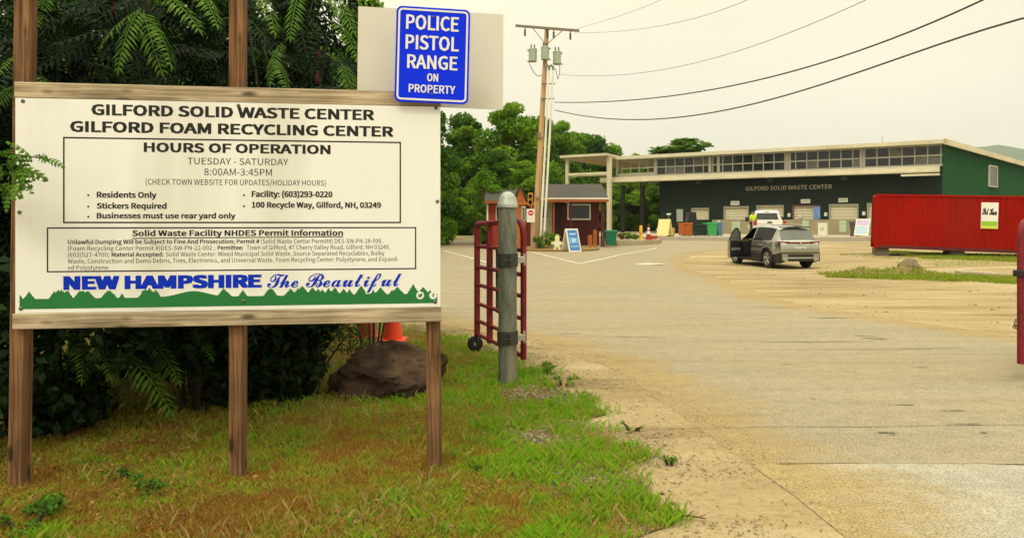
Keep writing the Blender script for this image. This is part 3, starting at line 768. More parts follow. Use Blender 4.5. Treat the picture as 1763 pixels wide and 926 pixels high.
line("(CHECK TOWN WEBSITE FOR UPDATES/HOLIDAY HOURS)", 170.7, 382.2, 174.3, 174.0, 5.2, .0)
line("Residents Only", 113.4, 183.5, 186.1, 186, 5.6, .06)
line("Stickers Required", 113.4, 195.3, 196.4, 196.2, 5.4, .06)
line("Businesses must use rear yard only", 113.4, 276, 205.7, 205.3, 5.2, .06)
line("Facility: (603)293-0220", 295, 389.6, 185.7, 185.2, 5.6, .06)
line("100 Recycle Way, Gilford, NH, 03249", 295, 446.6, 195.8, 195.2, 5.4, .06)
for u, v in ((103.5, 183.6), (103.5, 194.2), (103.5, 203.8), (286, 183.6), (286, 194)):
    x, z = pan(u, v); mb.add([(x + .006 * math.cos(a), -.0008, z + .006 * math.sin(a)) for a in [k * math.pi / 5 for k in range(10)]], [tuple(range(10))])
line("Solid Waste Facility NHDES Permit Information", 155, 402, 222.6, 221.2, 5.4, .06)
xa, za = pan(155, 224.6); xb, zb = pan(402, 223); mb.add([(xa, -.0008, za), (xb, -.0008, zb), (xb, -.0008, zb + .005), (xa, -.0008, za + .005)], [(0, 1, 2, 3)])
zA_, zE_ = (pan(79.5, 231)[1] + pan(449, 227.2)[1]) / 2, pan(79.5, 253.8)[1]
ROW = [zA_ + (zE_ - zA_) * k / 4 for k in range(5)]
line("Unlawful Dumping Will be Subject to Fine And Prosecution; Permit #", 79.5, 304, 231, 229.2, 4.0, .035, zfix=ROW[0])
line("(Solid Waste Center Permit#) DES-SW-PN-18-006 .", 306, 449.4, 229.2, 227, 4.0, zfix=ROW[0])
line("(Foam Recycling Center Permit #)DES-SW-PN-22-002 ;", 79.5, 252, 236.4, 234.6, 4.0, zfix=ROW[1])
line("Permittee:", 254.9, 285, 234.6, 234.3, 4.0, .035, zfix=ROW[1])
line("Town of Gilford, 47 Cherry Valley Road, Gilford, NH 03249,", 289, 457, 234.2, 232.8, 4.0, zfix=ROW[1])
line("(603)527-4700;", 79.5, 128, 242, 241.6, 4.0, zfix=ROW[2])
line("Material Accepted:", 130.8, 191.5, 241.6, 241.2, 4.0, .035, zfix=ROW[2])
line("Solid Waste Center: Mixed Municipal Solid Waste, Source Separated Recyclables, Bulky", 194.5, 450.5, 241.1, 238.6, 4.0, zfix=ROW[2])
line("Waste, Construction and Demo Debris, Tires, Electronics, and Universal Waste. Foam Recycling Center: Polystyrene, and Expand-", 79.5, 467, 248.2, 244.2, 4.0, zfix=ROW[3])
line("ed Polystyrene", 79.5, 126.7, 253.8, 253.6, 4.0, zfix=ROW[4])
def frame(c0, c1, c2, c3, w):
    q = [pan(*c) for c in (c0, c1, c2, c3)]
    x0 = (q[0][0] + q[3][0]) / 2; x1 = (q[1][0] + q[2][0]) / 2; z1 = (q[0][1] + q[1][1]) / 2; z0 = (q[2][1] + q[3][1]) / 2
    o = [(x0, z0), (x1, z0), (x1, z1), (x0, z1)]; i_ = [(x0 + w, z0 + w), (x1 - w, z0 + w), (x1 - w, z1 - w), (x0 + w, z1 - w)]
    mb.add(*ring2(o, i_, fl(.0008)))
frame((73.4, 129.6), (469.6, 132.5), (470.2, 208.7), (74.4, 211.2), .0085)
frame((54.5, 215.2), (487.6, 212.2), (487.9, 251.3), (55.3, 258.2), .0075)
mb.build('black_lettering', INK, panel)
# treeline band: one outline of little conifers
xs = np.linspace(.022, SW - .018, 700)
zb0 = PZ0 + .022; h = np.full(700, .070)
r5 = np.random.default_rng(3)
h += -.012 + .034 * np.exp(-((xs - .40 * SW) / .11) ** 2)
for c in np.sort(r5.uniform(0, SW, 54)):
    th = r5.uniform(.022, .062); wd = th * r5.uniform(.6, .95)
    if abs(c - .40 * SW) < .14: continue
    t = np.clip((1 - np.abs(xs - c) / wd), 0, 1); saw = th * (t - .17 * ((t * 4) % 1) * (t > 0) * (t < .95))
    h = np.maximum(h, (.060 + np.clip(saw, 0, 1)) * (t > 0))
for c, th in ((.29 * SW, .105),):
    t = np.clip((1 - np.abs(xs - c) / .045), 0, 1); h = np.maximum(h, .04 + th * (t - .18 * ((t * 4) % 1) * (t < .95)))
V = [(x, -.0003, zb0) for x in xs] + [(x, -.0003, zb0 + q) for x, q in zip(xs, h)]
MB().add(V, [(k, k + 1, k + 701, k + 700) for k in range(699)]).build('treeline_band', GREEN, panel)
# New Hampshire The Beautiful: blue letters on a white outline
xa, za = pan(74.3, 273.4); xb, zb = pan(307, 269.8); cap = pan(190, 258.9)[1] - pan(190, 271.5)[1]
mw = MB(); put_text(mw, "NEW HAMPSHIRE", fl(.0004), xa - .008, xb + .008, (za + zb) / 2 - .008, cap + .016, .20); mbk = MB()
put_text(mbk, "NEW HAMPSHIRE", fl(.0010), xa, xb, (za + zb) / 2, cap, .13)
xa, za = pan(313, 274); xb, zb = pan(470.5, 257.2)
SCR = "\U0001D4E3\U0001D4F1\U0001D4EE \U0001D4D1\U0001D4EE\U0001D4EA\U0001D4FE\U0001D4FD\U0001D4F2\U0001D4EF\U0001D4FE\U0001D4F5"
hh = pan(400, 257.2)[1] - pan(400, 275.5)[1]; zb_ = pan(400, 275.5)[1]
put_text(mw, SCR, fl(.00042), xa - .008, xb + .008, zb_ - .004, 0, .12, 0, 2, hh + .006)
put_text(mbk, SCR, fl(.00102), xa, xb, zb_, 0, .02, 0, 2, hh)
mw.build('white_outline', WHITE, panel); mbk.build('blue_lettering', BLUE, panel)
# two round emblems: a bird and a letter f
for u, k in ((492.4, 0), (507.6, 1)):
    mw = MB(); mg = MB()
    x, z = pan(u, 277.8); rr = .024
    mw.add([(x + rr * math.cos(a), -.0006, z + rr * math.sin(a)) for a in [q * math.pi / 12 for q in range(24)]], [tuple(range(24))])
    if k: put_text(mg, "f", fl(.0010), x - .005, x + .007, z - .012, .022, .08)
    else:
        bird = [(-.55, .45), (-.1, .12), (.05, .4), (.35, .5), (.5, .35), (.68, .4), (.52, .15), (.4, -.3), (.05, -.52), (-.35, -.5), (-.6, -.38), (-.3, -.32), (-.5, -.1), (-.42, -.05), (-.6, .18), (-.5, .2)]
        mg.add([(x + a * rr, -.0010, z + b * rr) for a, b in bird], [tuple(range(len(bird)))])
    em = mw.build('round_emblem', WHITE, panel); mg.build('bird_glyph' if not k else 'letter_glyph', GREEN, panel)
m_screw = mat('dull_screw', (.13, .13, .11), .45, .2, 20, metal=.7)
for u, v in ((27, 95), (279.5, 99.3), (511, 101.6), (23, 199.6), (512.6, 189.4), (285.5, 283.2), (24.5, 290.3), (510, 284)):
    x, z = pan(u, v); MB().lathe([(.011, 0), (.011, .003), (.006, .006), (0, .006)], (x, -.0002, z), 12, Matrix.Rotation(R(90), 3, 'X')).build('screw', m_screw, panel)
# rails and posts
z0, z1 = PZ1 + .004, PZ1 + .093
zz = [pan(18, 76.5)[1], pan(500, 95)[1]]
q = MB().box((0, 0, 0), (SW + .012, .038, .089), None, .004)
rl = q.build('rail', w_rail, board); rl.location = (SW / 2 - .002, .021, PZ1 + .047)
q = MB().box((0, 0, 0), (SW + .02, .038, .089), None, .004)
rl = q.build('rail', w_rail, board); rl.location = (SW / 2 - .004, .012, PZ0 - .047)
for u, top, lean in ((27, 3.4, .012), (279, 3.4, 0.0), (507, 2.62, -.010)):
    x, _ = pan(u, 350, .085); gx_, gy_ = (sM @ Vector((x, .085, 0))).xy
    zb_ = gz(gx_, gy_) - .12
    q = MB().box((0, 0, 0), (.089, .089, top - zb_), None, .005).build('post', w_post, board); q.location = (x, .088, (top + zb_) / 2); q.rotation_euler = (0, lean, 0)

# blue police sign and the bare board behind it
pb = thing('blank_board', 'bare off-white metal board fixed behind the blue police sign', 'board', (0, 0, 0))
c_ = [P(419.8, 5.8, 4.72), P(590, 13.5, 4.86), P(589.5, 103.2, 4.86), P(418.5, 97.5, 4.72)]
ctr = sum(c_, Vector()) / 4; pb.location = ctr
nrm = (c_[1] - c_[0]).cross(c_[3] - c_[0]).normalized()
if nrm.y < 0: nrm = -nrm
mb = MB(); mb.add([p - ctr for p in c_] + [p - ctr + nrm * .006 for p in c_], [(0, 1, 2, 3), (7, 6, 5, 4), (0, 4, 5, 1), (1, 5, 6, 2), (2, 6, 7, 3), (3, 7, 4, 0)])
mb.build('sheet', mat('off_white_metal', (.66, .64, .55), .4, .04, 1.5, spec=.4, dirt=(.5, .49, .4), dirt_amt=.3), pb)
for dx in (-.36, -.12): MB().bb(dx - .02, dx + .02, .008, .03, -.3, .29).build('back_strut', mat('galvanised', (.33, .34, .30), .45, .15, 8, metal=.5), pb)
ps = thing('police_sign', 'blue rectangular sign with white words about a police pistol range', 'sign', P(507, 52, 4.50), s_ang)
ps.rotation_euler = (0, R(1.4), s_ang)
PWd, PHt = .447, .578
o_ = rrect(-PWd / 2, PWd / 2, -PHt / 2, PHt / 2, .035)
MB().prism(o_, lambda a, b: Vector((a, 0, b)), lambda a, b: Vector((a, .004, b))).build('plate', mat('sign_blue', (.001, .026, .84), .6, .05, 2, spec=.12), ps)
e = .012; w_ = .011
mb = MB(); mb.add(*ring2(rrect(-PWd / 2 + e, PWd / 2 - e, -PHt / 2 + e, PHt / 2 - e, .026), rrect(-PWd / 2 + e + w_, PWd / 2 - e - w_, -PHt / 2 + e + w_, PHt / 2 - e - w_, .016), fl(.0015)))
mb.build('white_border', WHITE, ps)
mb = MB()
def sz(v): return PHt / 2 - (v - 35) / 475 * PHt                  # rows measured in a zoom of the sign
def sx(u): return (u - 1180) / 440 * PWd
for t, u0, u1, vb, vt in (("POLICE", 1018, 1332, 148, 76), ("PISTOL", 1018, 1335, 247, 176), ("RANGE", 1030, 1330, 342, 274), ("ON", 1150, 1216, 403, 364), ("PROPERTY", 1043, 1320, 461, 421)):
    put_text(mb, t, fl(.0015), sx(u0), sx(u1), sz(vb), sz(vt) - sz(vb), .035)
mb.build('lettering', WHITE, ps)
for z in (.235, -.235): MB().lathe([(.007, 0), (.007, .003), (0, .004)], (0, -.0022, z), 10, Matrix.Rotation(R(90), 3, 'X')).build('bolt', m_screw, ps)
MB().bb(-.02, .02, .0045, .11, -.27, .27).build('back_strut', w_post, ps)

# ------------------------------------------------------------------ steel post and the two red gates
m_galv = mat('weathered_galvanised', (.15, .165, .13), .6, .55, 16, .35, metal=.35, stretch=(1, 1, .22), dirt=(.36, .30, .20), dirt_amt=.75)
m_band = mat('grey_band', (.055, .06, .05), .5, .2, 9, metal=.4)
px, py = -.042, 7.06; PR = .0885
gp_ = thing('gate_post', 'thick grey galvanised pipe post with domed cap beside the left gate', 'post', (px, py, gz(px, py)))
top = 1.735
MB().lathe([(PR, -.1), (PR, top - .05)], n=28).build('pipe', m_galv, gp_, True)
MB().lathe([(PR + .003, top - .06), (PR + .011, top - .055), (PR + .011, top - .02), (PR + .004, top - .012), (PR * .93, top + .035), (PR * .72, top + .07), (PR * .4, top + .092), (0, top + .1)], n=28).build('cap', mat('cap_steel', (.34, .37, .33), .5, .15, 10, metal=.3), gp_, True, 50)
for v in (245.2, 318.2):
    z = EYE - (v - VH) * VS / FPX * py
    q = MB(); q.lathe([(PR + .001, z - .062), (PR + .012, z - .062), (PR + .012, z + .062), (PR + .001, z + .062)], n=28)
    bnd = q.build('clamp_band', m_band, gp_, True)
    q = MB(); q.bb(-.005, .002, -PR - .055, -PR + .005, z - .05, z + .05, .001); q.bb(.016, .023, -PR - .055, -PR + .005, z - .05, z + .05, .001)
    q.cyl((-.02, -PR - .035, z), (.04, -PR - .035, z), .007, n=6); q.build('clamp_lug', m_band, bnd)
    q = MB(); q.bb(PR - .002, PR + .075, -.025, .025, z - .03, z + .03, .004); q.cyl((PR + .07, 0, z - .05), (PR + .07, 0, z + .06), .013, n=8); q.build('hinge', mat('bright_steel', (.42, .42, .36), .4, .15, 10, metal=.6), bnd)
m_red = mat('gate_red', (.17, .012, .018), .55, .4, 14, .1, spec=.25, dirt=(.07, .014, .012), dirt_amt=.8)
def gate(name_label, origin, ang, length, ztop, zbot, pw, wheel):
    g = thing('red_gate', name_label, 'gate', (origin[0], origin[1], gz(*origin)), ang, 'red tube gates at the entrance')
    rr = .03
    # outer tube with rounded top corners: x runs along the gate
    rad = .16
    def arc(cx, cz, a0, a1): return [(cx + rad * math.cos(R(a)), 0, cz + rad * math.sin(R(a))) for a in np.linspace(a0, a1, 7)]
    path = [(0, 0, zbot)] + arc(rad, ztop - rad, 180, 90) + arc(length - .05, ztop - .06 - .05, 90, 90)[:1] + [(length, 0, ztop - .08), (length, 0, zbot)]
    path = [(0, 0, zbot), (0, 0, ztop - rad)] + arc(rad, ztop - rad, 180, 90)[1:] + [(length - .02, 0, ztop - .04)]
    MB().tube(path, .031, n=10).build('hinge_stile', m_red, g, True, 60)
    for x, w in ((length, .06), (length * .69, .06)):
        MB().bb(x - w / 2, x + w / 2, -w / 2, w / 2, zbot - .01, ztop - .05, .006).build('upright', m_red, g)
    for z in (1.27, 1.03, .82, .60, .40, zbot + .03):
        q = MB(); q.cyl((.02, 0, z), (length - .02, 0, z - .01), .023, n=8); q.build('rail', m_red, g, True)
    if wheel:
        MB().cyl((length, 0, zbot), (length + .05, -.02, .10), .018, n=8).build('wheel_bracket', m_band, g)
        cx, cz = length + .08, .105
        Mx = Matrix.Rotation(R(90), 3, 'X')
        Mx = Matrix.Rotation(-ang + R(8), 3, 'Z') @ Mx
        ty = MB().lathe([(.048, -.026), (.08, -.028), (.092, -.016), (.094, 0), (.092, .016), (.08, .028), (.048, .026)], (cx, 0, cz), 24, Mx).build('wheel', mat('black_rubber', (.018, .018, .018), .75, .2, 12), g, True, 50)
        MB().lathe([(0, -.03), (.022, -.03), (.03, -.018), (.05, -.018), (.05, .018), (.03, .018), (.022, .03), (0, .03)], (cx, 0, cz), 18, Mx).build('rim', mat('rim_grey', (.25, .25, .22), .5, .1, 8, metal=.4), ty, True)
        pts = [(length + .03, .0, .6)]
        a = Vector((length + .0, 0, .62)); b = Vector((length + .42, -.12, .10))
        MB().tube([a.lerp(b, t) + Vector((0, 0, -.10 * math.sin(math.pi * t))) for t in np.linspace(0, 1, 10)], .0035, n=5).build('drop_wire', m_band, g)
        MB().bb(.9, .98, -.05, -.03, .55, 1.25, .01).build('latch_bar', mat('latch_grey', (.10, .11, .09), .5, .2, 8, metal=.4), g)
    return g
gn, gf = Vector((.112, 7.2)), Vector((-.41, 8.7))
ga = math.atan2(gf.y - gn.y, gf.x - gn.x)
gate('open red tube gate with a small black wheel, hung on the pipe post', (gn.x, gn.y), ga, (gf - gn).length, 1.56, .21, 0, True)
rgx, rgy = 4.86, 7.07
rg = gate('red tube gate cut by the right edge of the photo, wrapped with a chain', (rgx, rgy), R(38), 2.6, 1.56, .20, 0, False)
z = EYE - (257 - VH) * VS / FPX * rgy
mb = MB(); mb.bb(-.05, .30, -.05, .05, z - .03, z + .03, .006); mb.build('clamp_band', mat('black_clamp', (.025, .02, .022), .5, .2, 9), rg)
# the chain round its stile
mb = MB(); zc = EYE - (302 - VH) * VS / FPX * rgy
for k in range(13):
    t = k / 12; a = math.pi * (1.15 - 1.5 * t); c = Vector((-.005 + .075 * math.cos(a) + .25 * max(0, t - .55), -.06 * math.sin(a + 2.6) - .03, zc + .05 - .13 * math.sin(math.pi * min(1, t * 1.1)) * .9))
    ring = [c + (Matrix.Rotation(t * 6 + (k % 2) * 1.57, 3, 'Z') @ Vector((.022 * math.cos(b), 0, .014 * math.sin(b)))) for b in np.linspace(0, 2 * math.pi, 9)]
    mb.tube(ring, .0042, n=5)
mb.build('chain', mat('rusty_chain', (.10, .05, .035), .6, .3, 20, metal=.4), rg)
rp = thing('gate_post', 'grey pipe post carrying the right gate', 'post', (rgx + .33, rgy + .05, gz(rgx, rgy)))
MB().lathe([(PR, -.1), (PR, top - .05)], n=24).build('pipe', m_galv, rp, True); MB().lathe([(PR + .01, top - .06), (PR + .01, top - .02), (PR * .8, top + .06), (0, top + .1)], n=24).build('cap', _M['cap_steel'], rp, True)

# ------------------------------------------------------------------ boulders and cones
m_rock = mat('brown_boulder', (.05, .029, .017), .9, .75, 7, 1.3, dirt=(.15, .095, .055), dirt_amt=.7)
def rock(name, label, c, size, seed, m=m_rock, rz=0, sub=4, rough=.16, group=None):
    r = np.random.default_rng(seed); bm = bmesh.new(); bmesh.ops.create_icosphere(bm, subdivisions=sub, radius=1)
    planes = [(Vector(unit(1, r)[0]), r.uniform(.62, .9)) for _ in range(11)]
    from mathutils import noise
    for v in bm.verts:
        p = v.co.copy()
        for n_, d_ in planes:
            k = p.dot(n_)
            if k > d_: p -= n_ * (k - d_) * .92
        p *= 1 + rough * noise.fractal(v.co * 1.7 + Vector((seed, 0, 0)), .8, 2.1, 7) + .05 * rough * abs(noise.noise(v.co * 9))
        v.co = Vector((p.x * size[0], p.y * size[1], p.z * size[2]))
    me = bpy.data.meshes.new(name); bm.to_mesh(me); bm.free(); me.materials.append(m)
    me.polygons.foreach_set('use_smooth', [True] * len(me.polygons)); me.set_sharp_from_angle(angle=R(32))
    o = bpy.data.objects.new(name, me); COL.objects.link(o); o.location = c; o.rotation_euler = (0, 0, rz)
    return tag(o, label, 'boulder', group)
d = 6.45; p = P(444, 352, d); rock('boulder', 'big brown boulder on the grass behind the board\'s right post', (p.x + .02, p.y + .3, .17), (.55, .40, .34), 11, rz=.12, sub=5, rough=.2)
d = 6.6; p = P(297, 372, d); rock('boulder', 'low grey rock half hidden in shade behind the middle post of the board', (p.x - .05, p.y + .2, .06), (.24, .22, .17), 5)
def cone(label, x, y, hgt=.72, base=.19, m1=None):
    z = gz(x, y); c = thing('traffic_cone', label, 'cone', (x, y, z), 0, None)
    m1 = m1 or mat('cone_orange', (.78, .07, .02), .45, .1, 5)
    MB().box((0, 0, .015), (base * 2.1, base * 2.1, .03), None, .008).build('base', m1, c)
    r0, r1 = base * .8, .03
    rad = lambda t: r0 + (r1 - r0) * t
    MB().lathe([(rad(0), .03), (rad(1), hgt), (rad(1) * .7, hgt), (0, hgt - .005)], n=20).build('body', m1, c, True)
    for t0, t1 in ((.38, .58), (.68, .82)):
        MB().lathe([(rad(t0) + .004, .03 + (hgt - .03) * t0), (rad(t1) + .004, .03 + (hgt - .03) * t1)], n=20).build('white_collar', mat('collar_white', (.75, .75, .7), .4, .05, 5), c, True)
    return c
p = P(455, 300, 9.6)
cone('orange and white traffic cone standing behind the right end of the big boulder', p.x + .06, p.y, .74, .165)
p = P(431, 300, 9.9)
cone('faded traffic cone with pale collar left of the bright cone behind the boulder', p.x, p.y, .74, .15, mat('cone_faded', (.42, .06, .03), .6, .2, 5))

# ------------------------------------------------------------------ trees beyond the yard
LEAF_MID = leafmat('leaf_green', (.04, .12, .008), (.14, .29, .014), (.28, .42, .026), .34)
LEAF_DARK = leafmat('leaf_dark', (.022, .065, .008), (.075, .18, .012), (.17, .30, .018), .32)
LEAF_LITE = leafmat('leaf_light', (.06, .15, .010), (.14, .28, .018), (.24, .38, .028), .32)
BARK = mat('bark', (.10, .075, .055), .9, .35, 6, .6, stretch=(1, 1, .25))
def tree_mesh(seed, n, hgt=10.0, rad=3.2, low=.12, leaf=.15, nb=30, kind=0):
    r = np.random.default_rng(seed); B = []
    for k in range(nb):
        t = low + (1 - low) * (k + r.random()) / nb
        env = rad * (math.sin(math.pi * min(1, (t - low * .5) / (1.04 - low * .5)) ** .8) ** .75) * (1 if kind == 0 else (1.15 - t) * 1.2)
        a = r.uniform(0, 2 * math.pi); q = env * r.uniform(.2, 1.0)
        s_ = rad * r.uniform(.15, .36) * (1 if kind == 0 else .8)
        B.append((q * math.cos(a), q * math.sin(a), t * hgt * .95, s_ * 1.15, s_ * 1.15, s_ * .72))
    return cloud(B, n, leaf, r), B
def trunk_mesh(B, hgt, r0, r):
    mb = MB(); pts = [Vector((.12 * math.sin(k), .1 * math.cos(k * 1.3) - .1, hgt * .8 * k / 6 - .3 * (k == 0))) for k in range(7)]
    mb.tube(pts, [r0 * (1 - .13 * k) for k in range(7)], 8)
    for b in B[::3]:
        z0 = max(.6, b[2] - hgt * .14); k = min(5, int(z0 / (hgt * .8) * 6)); p = pts[k].lerp(pts[k + 1], .4)
        e = Vector(b[:3]); m_ = p.lerp(e, .5) + Vector((0, 0, .15)); mb.tube([p, m_, e], [r0 * .35, r0 * .22, r0 * .07], 5)
    return mb
def make_tree(name, label, seed, n, hgt, rad, low, leaf, m, kind=0, group=None, nb=30):
    t = thing(name, label, 'tree', (0, 0, 0), 0, group)
    (V, F, val), B = tree_mesh(seed, n, hgt, rad, low, leaf, nb, kind)
    arr_mesh('crown', V, F, m, t, val); trunk_mesh(B, hgt, .16 + .012 * hgt, None).build('trunk', BARK, t, True)
    return t
FG = 'trees along the far side of the yard'
protos = [make_tree('leafy_tree', '', 21, 17000, 10, 3.3, .02, .16, LEAF_MID, 0, FG, 48), make_tree('leafy_tree', '', 22, 17000, 10, 3.0, .02, .155, LEAF_DARK, 0, FG, 44),
          make_tree('leafy_tree', '', 23, 14000, 10, 3.6, .02, .17, LEAF_LITE, 0, FG, 40), make_tree('pine_tree', '', 24, 9500, 10, 2.6, .10, .14, LEAF_DARK, 1, FG, 34)]
used = [False] * 4
def place_tree(k, u, vtop, d, wpx, rz, label):
    x = (u - 600) / FPX * d; z = gz(x, d); hgt = EYE - (vtop - VH) * VS / FPX * d - z
    t = protos[k] if not used[k] else copy_tree(protos[k]); used[k] = True
    rad = (3.3, 3.0, 3.6, 2.6)[k]; w = wpx / FPX * d / (2 * rad * .95)
    t.location = (x, d, z); t.scale = (w, w, hgt / 10); t.rotation_euler = (0, 0, rz); t['label'] = label
    return t
for a in (
    (0, 598, 95, 62, 96, .3, 'tall leafy tree behind the utility pole, highest crown of the wood'),
    (1, 545, 106, 64, 84, 1.0, 'dark tall tree just right of the notice board, under the blank board'),
    (2, 566, 160, 47, 52, 2.0, 'short bright green tree at the left of the red booth'),
    (0, 524, 150, 52, 44, 2.2, 'leafy tree beside the right edge of the notice board'),
    (1, 636, 110, 88, 66, 3.0, 'dark leafy tree behind the booth roof, right of the utility pole'),
    (0, 668, 122, 94, 60, 1.5, 'leafy tree rising behind the left end of the open canopy'),
    (1, 695, 127, 96, 66, 4.1, 'dark leafy tree whose top shows above the open canopy'),
    (0, 618, 150, 58, 58, 5.0, 'mid height tree right behind the booth and the pole'),
    (1, 585, 140, 56, 60, 2.7, 'dark tree filling the wood behind the booth\'s left wing'),
    (0, 655, 112, 92, 66, .8, 'bright leafy tree rising right of the utility pole'),
    (2, 682, 124, 98, 76, 4.4, 'broad bright tree behind the open canopy'),
    (0, 716, 133, 97, 56, 2.4, 'rounded tree top above the right end of the open canopy'),
    (0, 742, 143, 92, 40, .9, 'thin tree top peeping over the roof near its left end'),
    (2, 722, 170, 92, 50, 1.2, 'bright tree seen between the two dark columns of the open bay'),
    (0, 700, 160, 92, 56, 2.9, 'tree seen under the open canopy left of the dark columns'),
    (1, 745, 165, 96, 56, 3.6, 'dark green tree in the gap beside the dark building wall'),
    (2, 762, 172, 93, 40, .2, 'small bright tree against the left end of the dark wall'),
    (3, 805, 127, 94, 190, .6, 'lone pine tree top above the middle of the long roof'),
    (1, 660, 150, 90, 60, 5.5, 'low dark tree behind the right half of the booth roof'),
    (0, 478, 120, 62, 80, 3.4, 'leafy tree hidden behind the right part of the notice board'),
    (1, 455, 130, 74, 80, 1.4, 'far dark tree hidden behind the right part of the notice board'),
    (0, 420, 120, 60, 90, 2.4, 'leafy tree hidden behind the middle of the notice board'),
    (1, 500, 96, 46, 90, .4, 'dark tree behind the right half of the notice board'),
    (0, 425, -10, 38, 100, 1.9, 'big leafy tree behind the blank board and middle post'),
    (1, 330, -90, 34, 170, 2.5, 'dark tree far behind the middle of the notice board'),
    (1, 200, -90, 30, 190, 3.3, 'dark tree deep behind the left half of the notice board'),
    (0, 758, 150, 100, 60, 1.2, 'leafy tree in the gap between the columns and the dark wall'),
    (1, 730, 160, 96, 60, 2.2, 'dark tree far behind the two dark columns'),
    (1, 60, -90, 28, 190, 4.4, 'dark tree deep behind the leftmost post of the board'),
): place_tree(*a)

# ------------------------------------------------------------------ the thicket behind the board
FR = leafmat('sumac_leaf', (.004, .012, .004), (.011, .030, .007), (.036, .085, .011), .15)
FR_L = leafmat('sumac_leaf_lit', (.035, .09, .012), (.075, .17, .018), (.13, .25, .025), .3)  # brighter young green; light on the thicket's front sprays is put into it
FT = [frond_template(14, .50, .10, .020, dr, np.random.default_rng(40 + k)) for k, dr in enumerate((.15, .3, .45, .6))]
FT_LOW = [frond_template(9, .55, .11, .032, dr, np.random.default_rng(50 + k)) for k, dr in enumerate((.2, .45))]
m_seed = mat('sumac_seed', (.07, .006, .01), .9, .3, 40, .5)
m_stem = mat('sumac_stem', (.030, .022, .015), .8, .3, 8)
SG = 'sumac trees in the thicket behind the board'
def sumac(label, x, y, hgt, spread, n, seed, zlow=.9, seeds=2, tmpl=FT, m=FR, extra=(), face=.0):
    r = np.random.default_rng(seed); t = thing('sumac_tree', label, 'tree', (x, y, gz(x, y)), 0, SG)
    fr = Fronds(); mb = MB()
    tips = []
    for k in range(7):
        a = r.uniform(0, 6.28); e = Vector((spread * .7 * math.cos(a), spread * .7 * math.sin(a), hgt * r.uniform(.55, 1))); m_ = Vector((e.x * .35, e.y * .35, e.z * .5))
        mb.tube([(0, 0, -.1), m_, e], [.024, .018, .008], 6); tips.append(e)
    for k in range(n):
        e = tips[r.integers(len(tips))]; f = r.random(); p = np.array([e.x, e.y, e.z]) * (.45 + .55 * f) + r.normal(0, spread * .30, 3) * [1, 1, .7]
        p[2] = zlow + abs(p[2] - zlow)
        a = math.atan2(p[1], p[0]) + r.normal(0, .9)
        if r.random() < face: a = -math.pi / 2 + r.normal(0, .9)
        d_ = [math.cos(a), math.sin(a), r.uniform(-.45, .35)]
        fr.add(tmpl[r.integers(len(tmpl))], p, d_, r.uniform(.75, 1.3), r.normal(0, .35), np.clip(r.normal(.25, .22), 0, 1))
    for p, d_, s_, roll, v in extra: fr.add(FT[1], np.array(p) - [x, y, gz(x, y)], d_, s_, roll, v)
    fr.build('crown', m, t); mb.build('trunk', m_stem, t, True)
    for k in range(seeds):
        e = tips[k % len(tips)]; q = MB(); q.lathe([(0, -.02), (.016, .0), (.02, .03), (.015, .07), (0, .11)], (e.x, e.y - .1, e.z), 8); q.build('seed_head', m_seed, t, True)
    return t
for a in (
    ('sumac tree behind the leftmost post with drooping narrow leaflets', -3.5, 5.75, 3.4, .85, 330, 61, .9, 2, FT, FR, (), .3),
    ('sumac tree between the left and middle posts above the board', -2.55, 6.0, 3.5, .8, 330, 62, 1.1, 3, FT, FR, (), .35),
    ('sumac tree just right of the middle post with dark red seed heads', -1.9, 6.4, 3.6, .6, 360, 63, 1.0, 3, FT, FR, (), .35),
    ('sumac tree behind the left edge of the blank board', -2.15, 7.2, 3.9, .5, 260, 64, 1.2, 2, FT, FR, (), .3),
    ('tall sumac tree at the back of the thicket behind the middle post', -3.0, 8.0, 5.2, 1.2, 420, 65, 1.2, 2, FT_LOW, FR),
    ('tall sumac tree at the back of the thicket behind the left post', -4.2, 7.6, 5.2, 1.4, 420, 66, .7, 2, FT_LOW, FR),
    ('bushy sumac tree at the left edge of the photo', -4.6, 5.9, 3.9, 1.0, 380, 67, .5, 1, FT, FR, (), .2),
): sumac(*a)
# the sprays between the posts; a brighter leaf colour stands in for light on them
r8 = np.random.default_rng(77); ex = []
def spray(u, v, d, du, dv, s_, val, roll=0.0, dy=-.25):
    p = P(u, v, d); q = P(u + du, v + dv, d + dy); dd = q - p
    ex.append((tuple(p), (dd.x, dd.y, dd.z), s_ * max(.35, dd.length / .52), roll, val))
for a in ((165, 8, 5.05, -60, 20, 1, .75), (165, 8, 5.0, -42, 42, 1, .8), (168, 10, 5.05, 12, 45, .95, .65), (170, 14, 5.1, 50, 30, .95, .6), (185, -8, 5.2, 52, 14, 1, .8), (230, -10, 5.1, 30, 16, 1, .75), (60, -8, 5.0, -22, 18, 1, .5),
          (22, 50, 4.9, -40, 14, 1, .55), (20, 80, 4.9, -36, 16, 1, .4), (300, -12, 5.3, 34, 26, 1, .7), (352, -8, 5.4, -18, 30, 1, .6), (385, -6, 5.5, 30, 20, 1, .7), (392, 20, 5.6, 34, 20, 1, .6), (330, 40, 5.5, -24, 26, 1, .5), (322, 55, 5.4, 26, 20, 1, .55), (40, 68, 5.1, 32, 6, .9, .45),
          (400, 60, 5.7, 18, 22, 1, .5), (110, 318, 5.3, 26, 22, 1, .35), (140, 330, 5.3, 62, 30, 1.1, .4), (175, 318, 5.5, 36, 26, 1, .35), (90, 310, 5.2, 20, 34, 1, .3), (225, 306, 5.7, 30, 16, 1, .35), (160, 352, 5.6, -36, 12, 1, .2)):
    spray(*a, roll=r8.normal(0, .2))
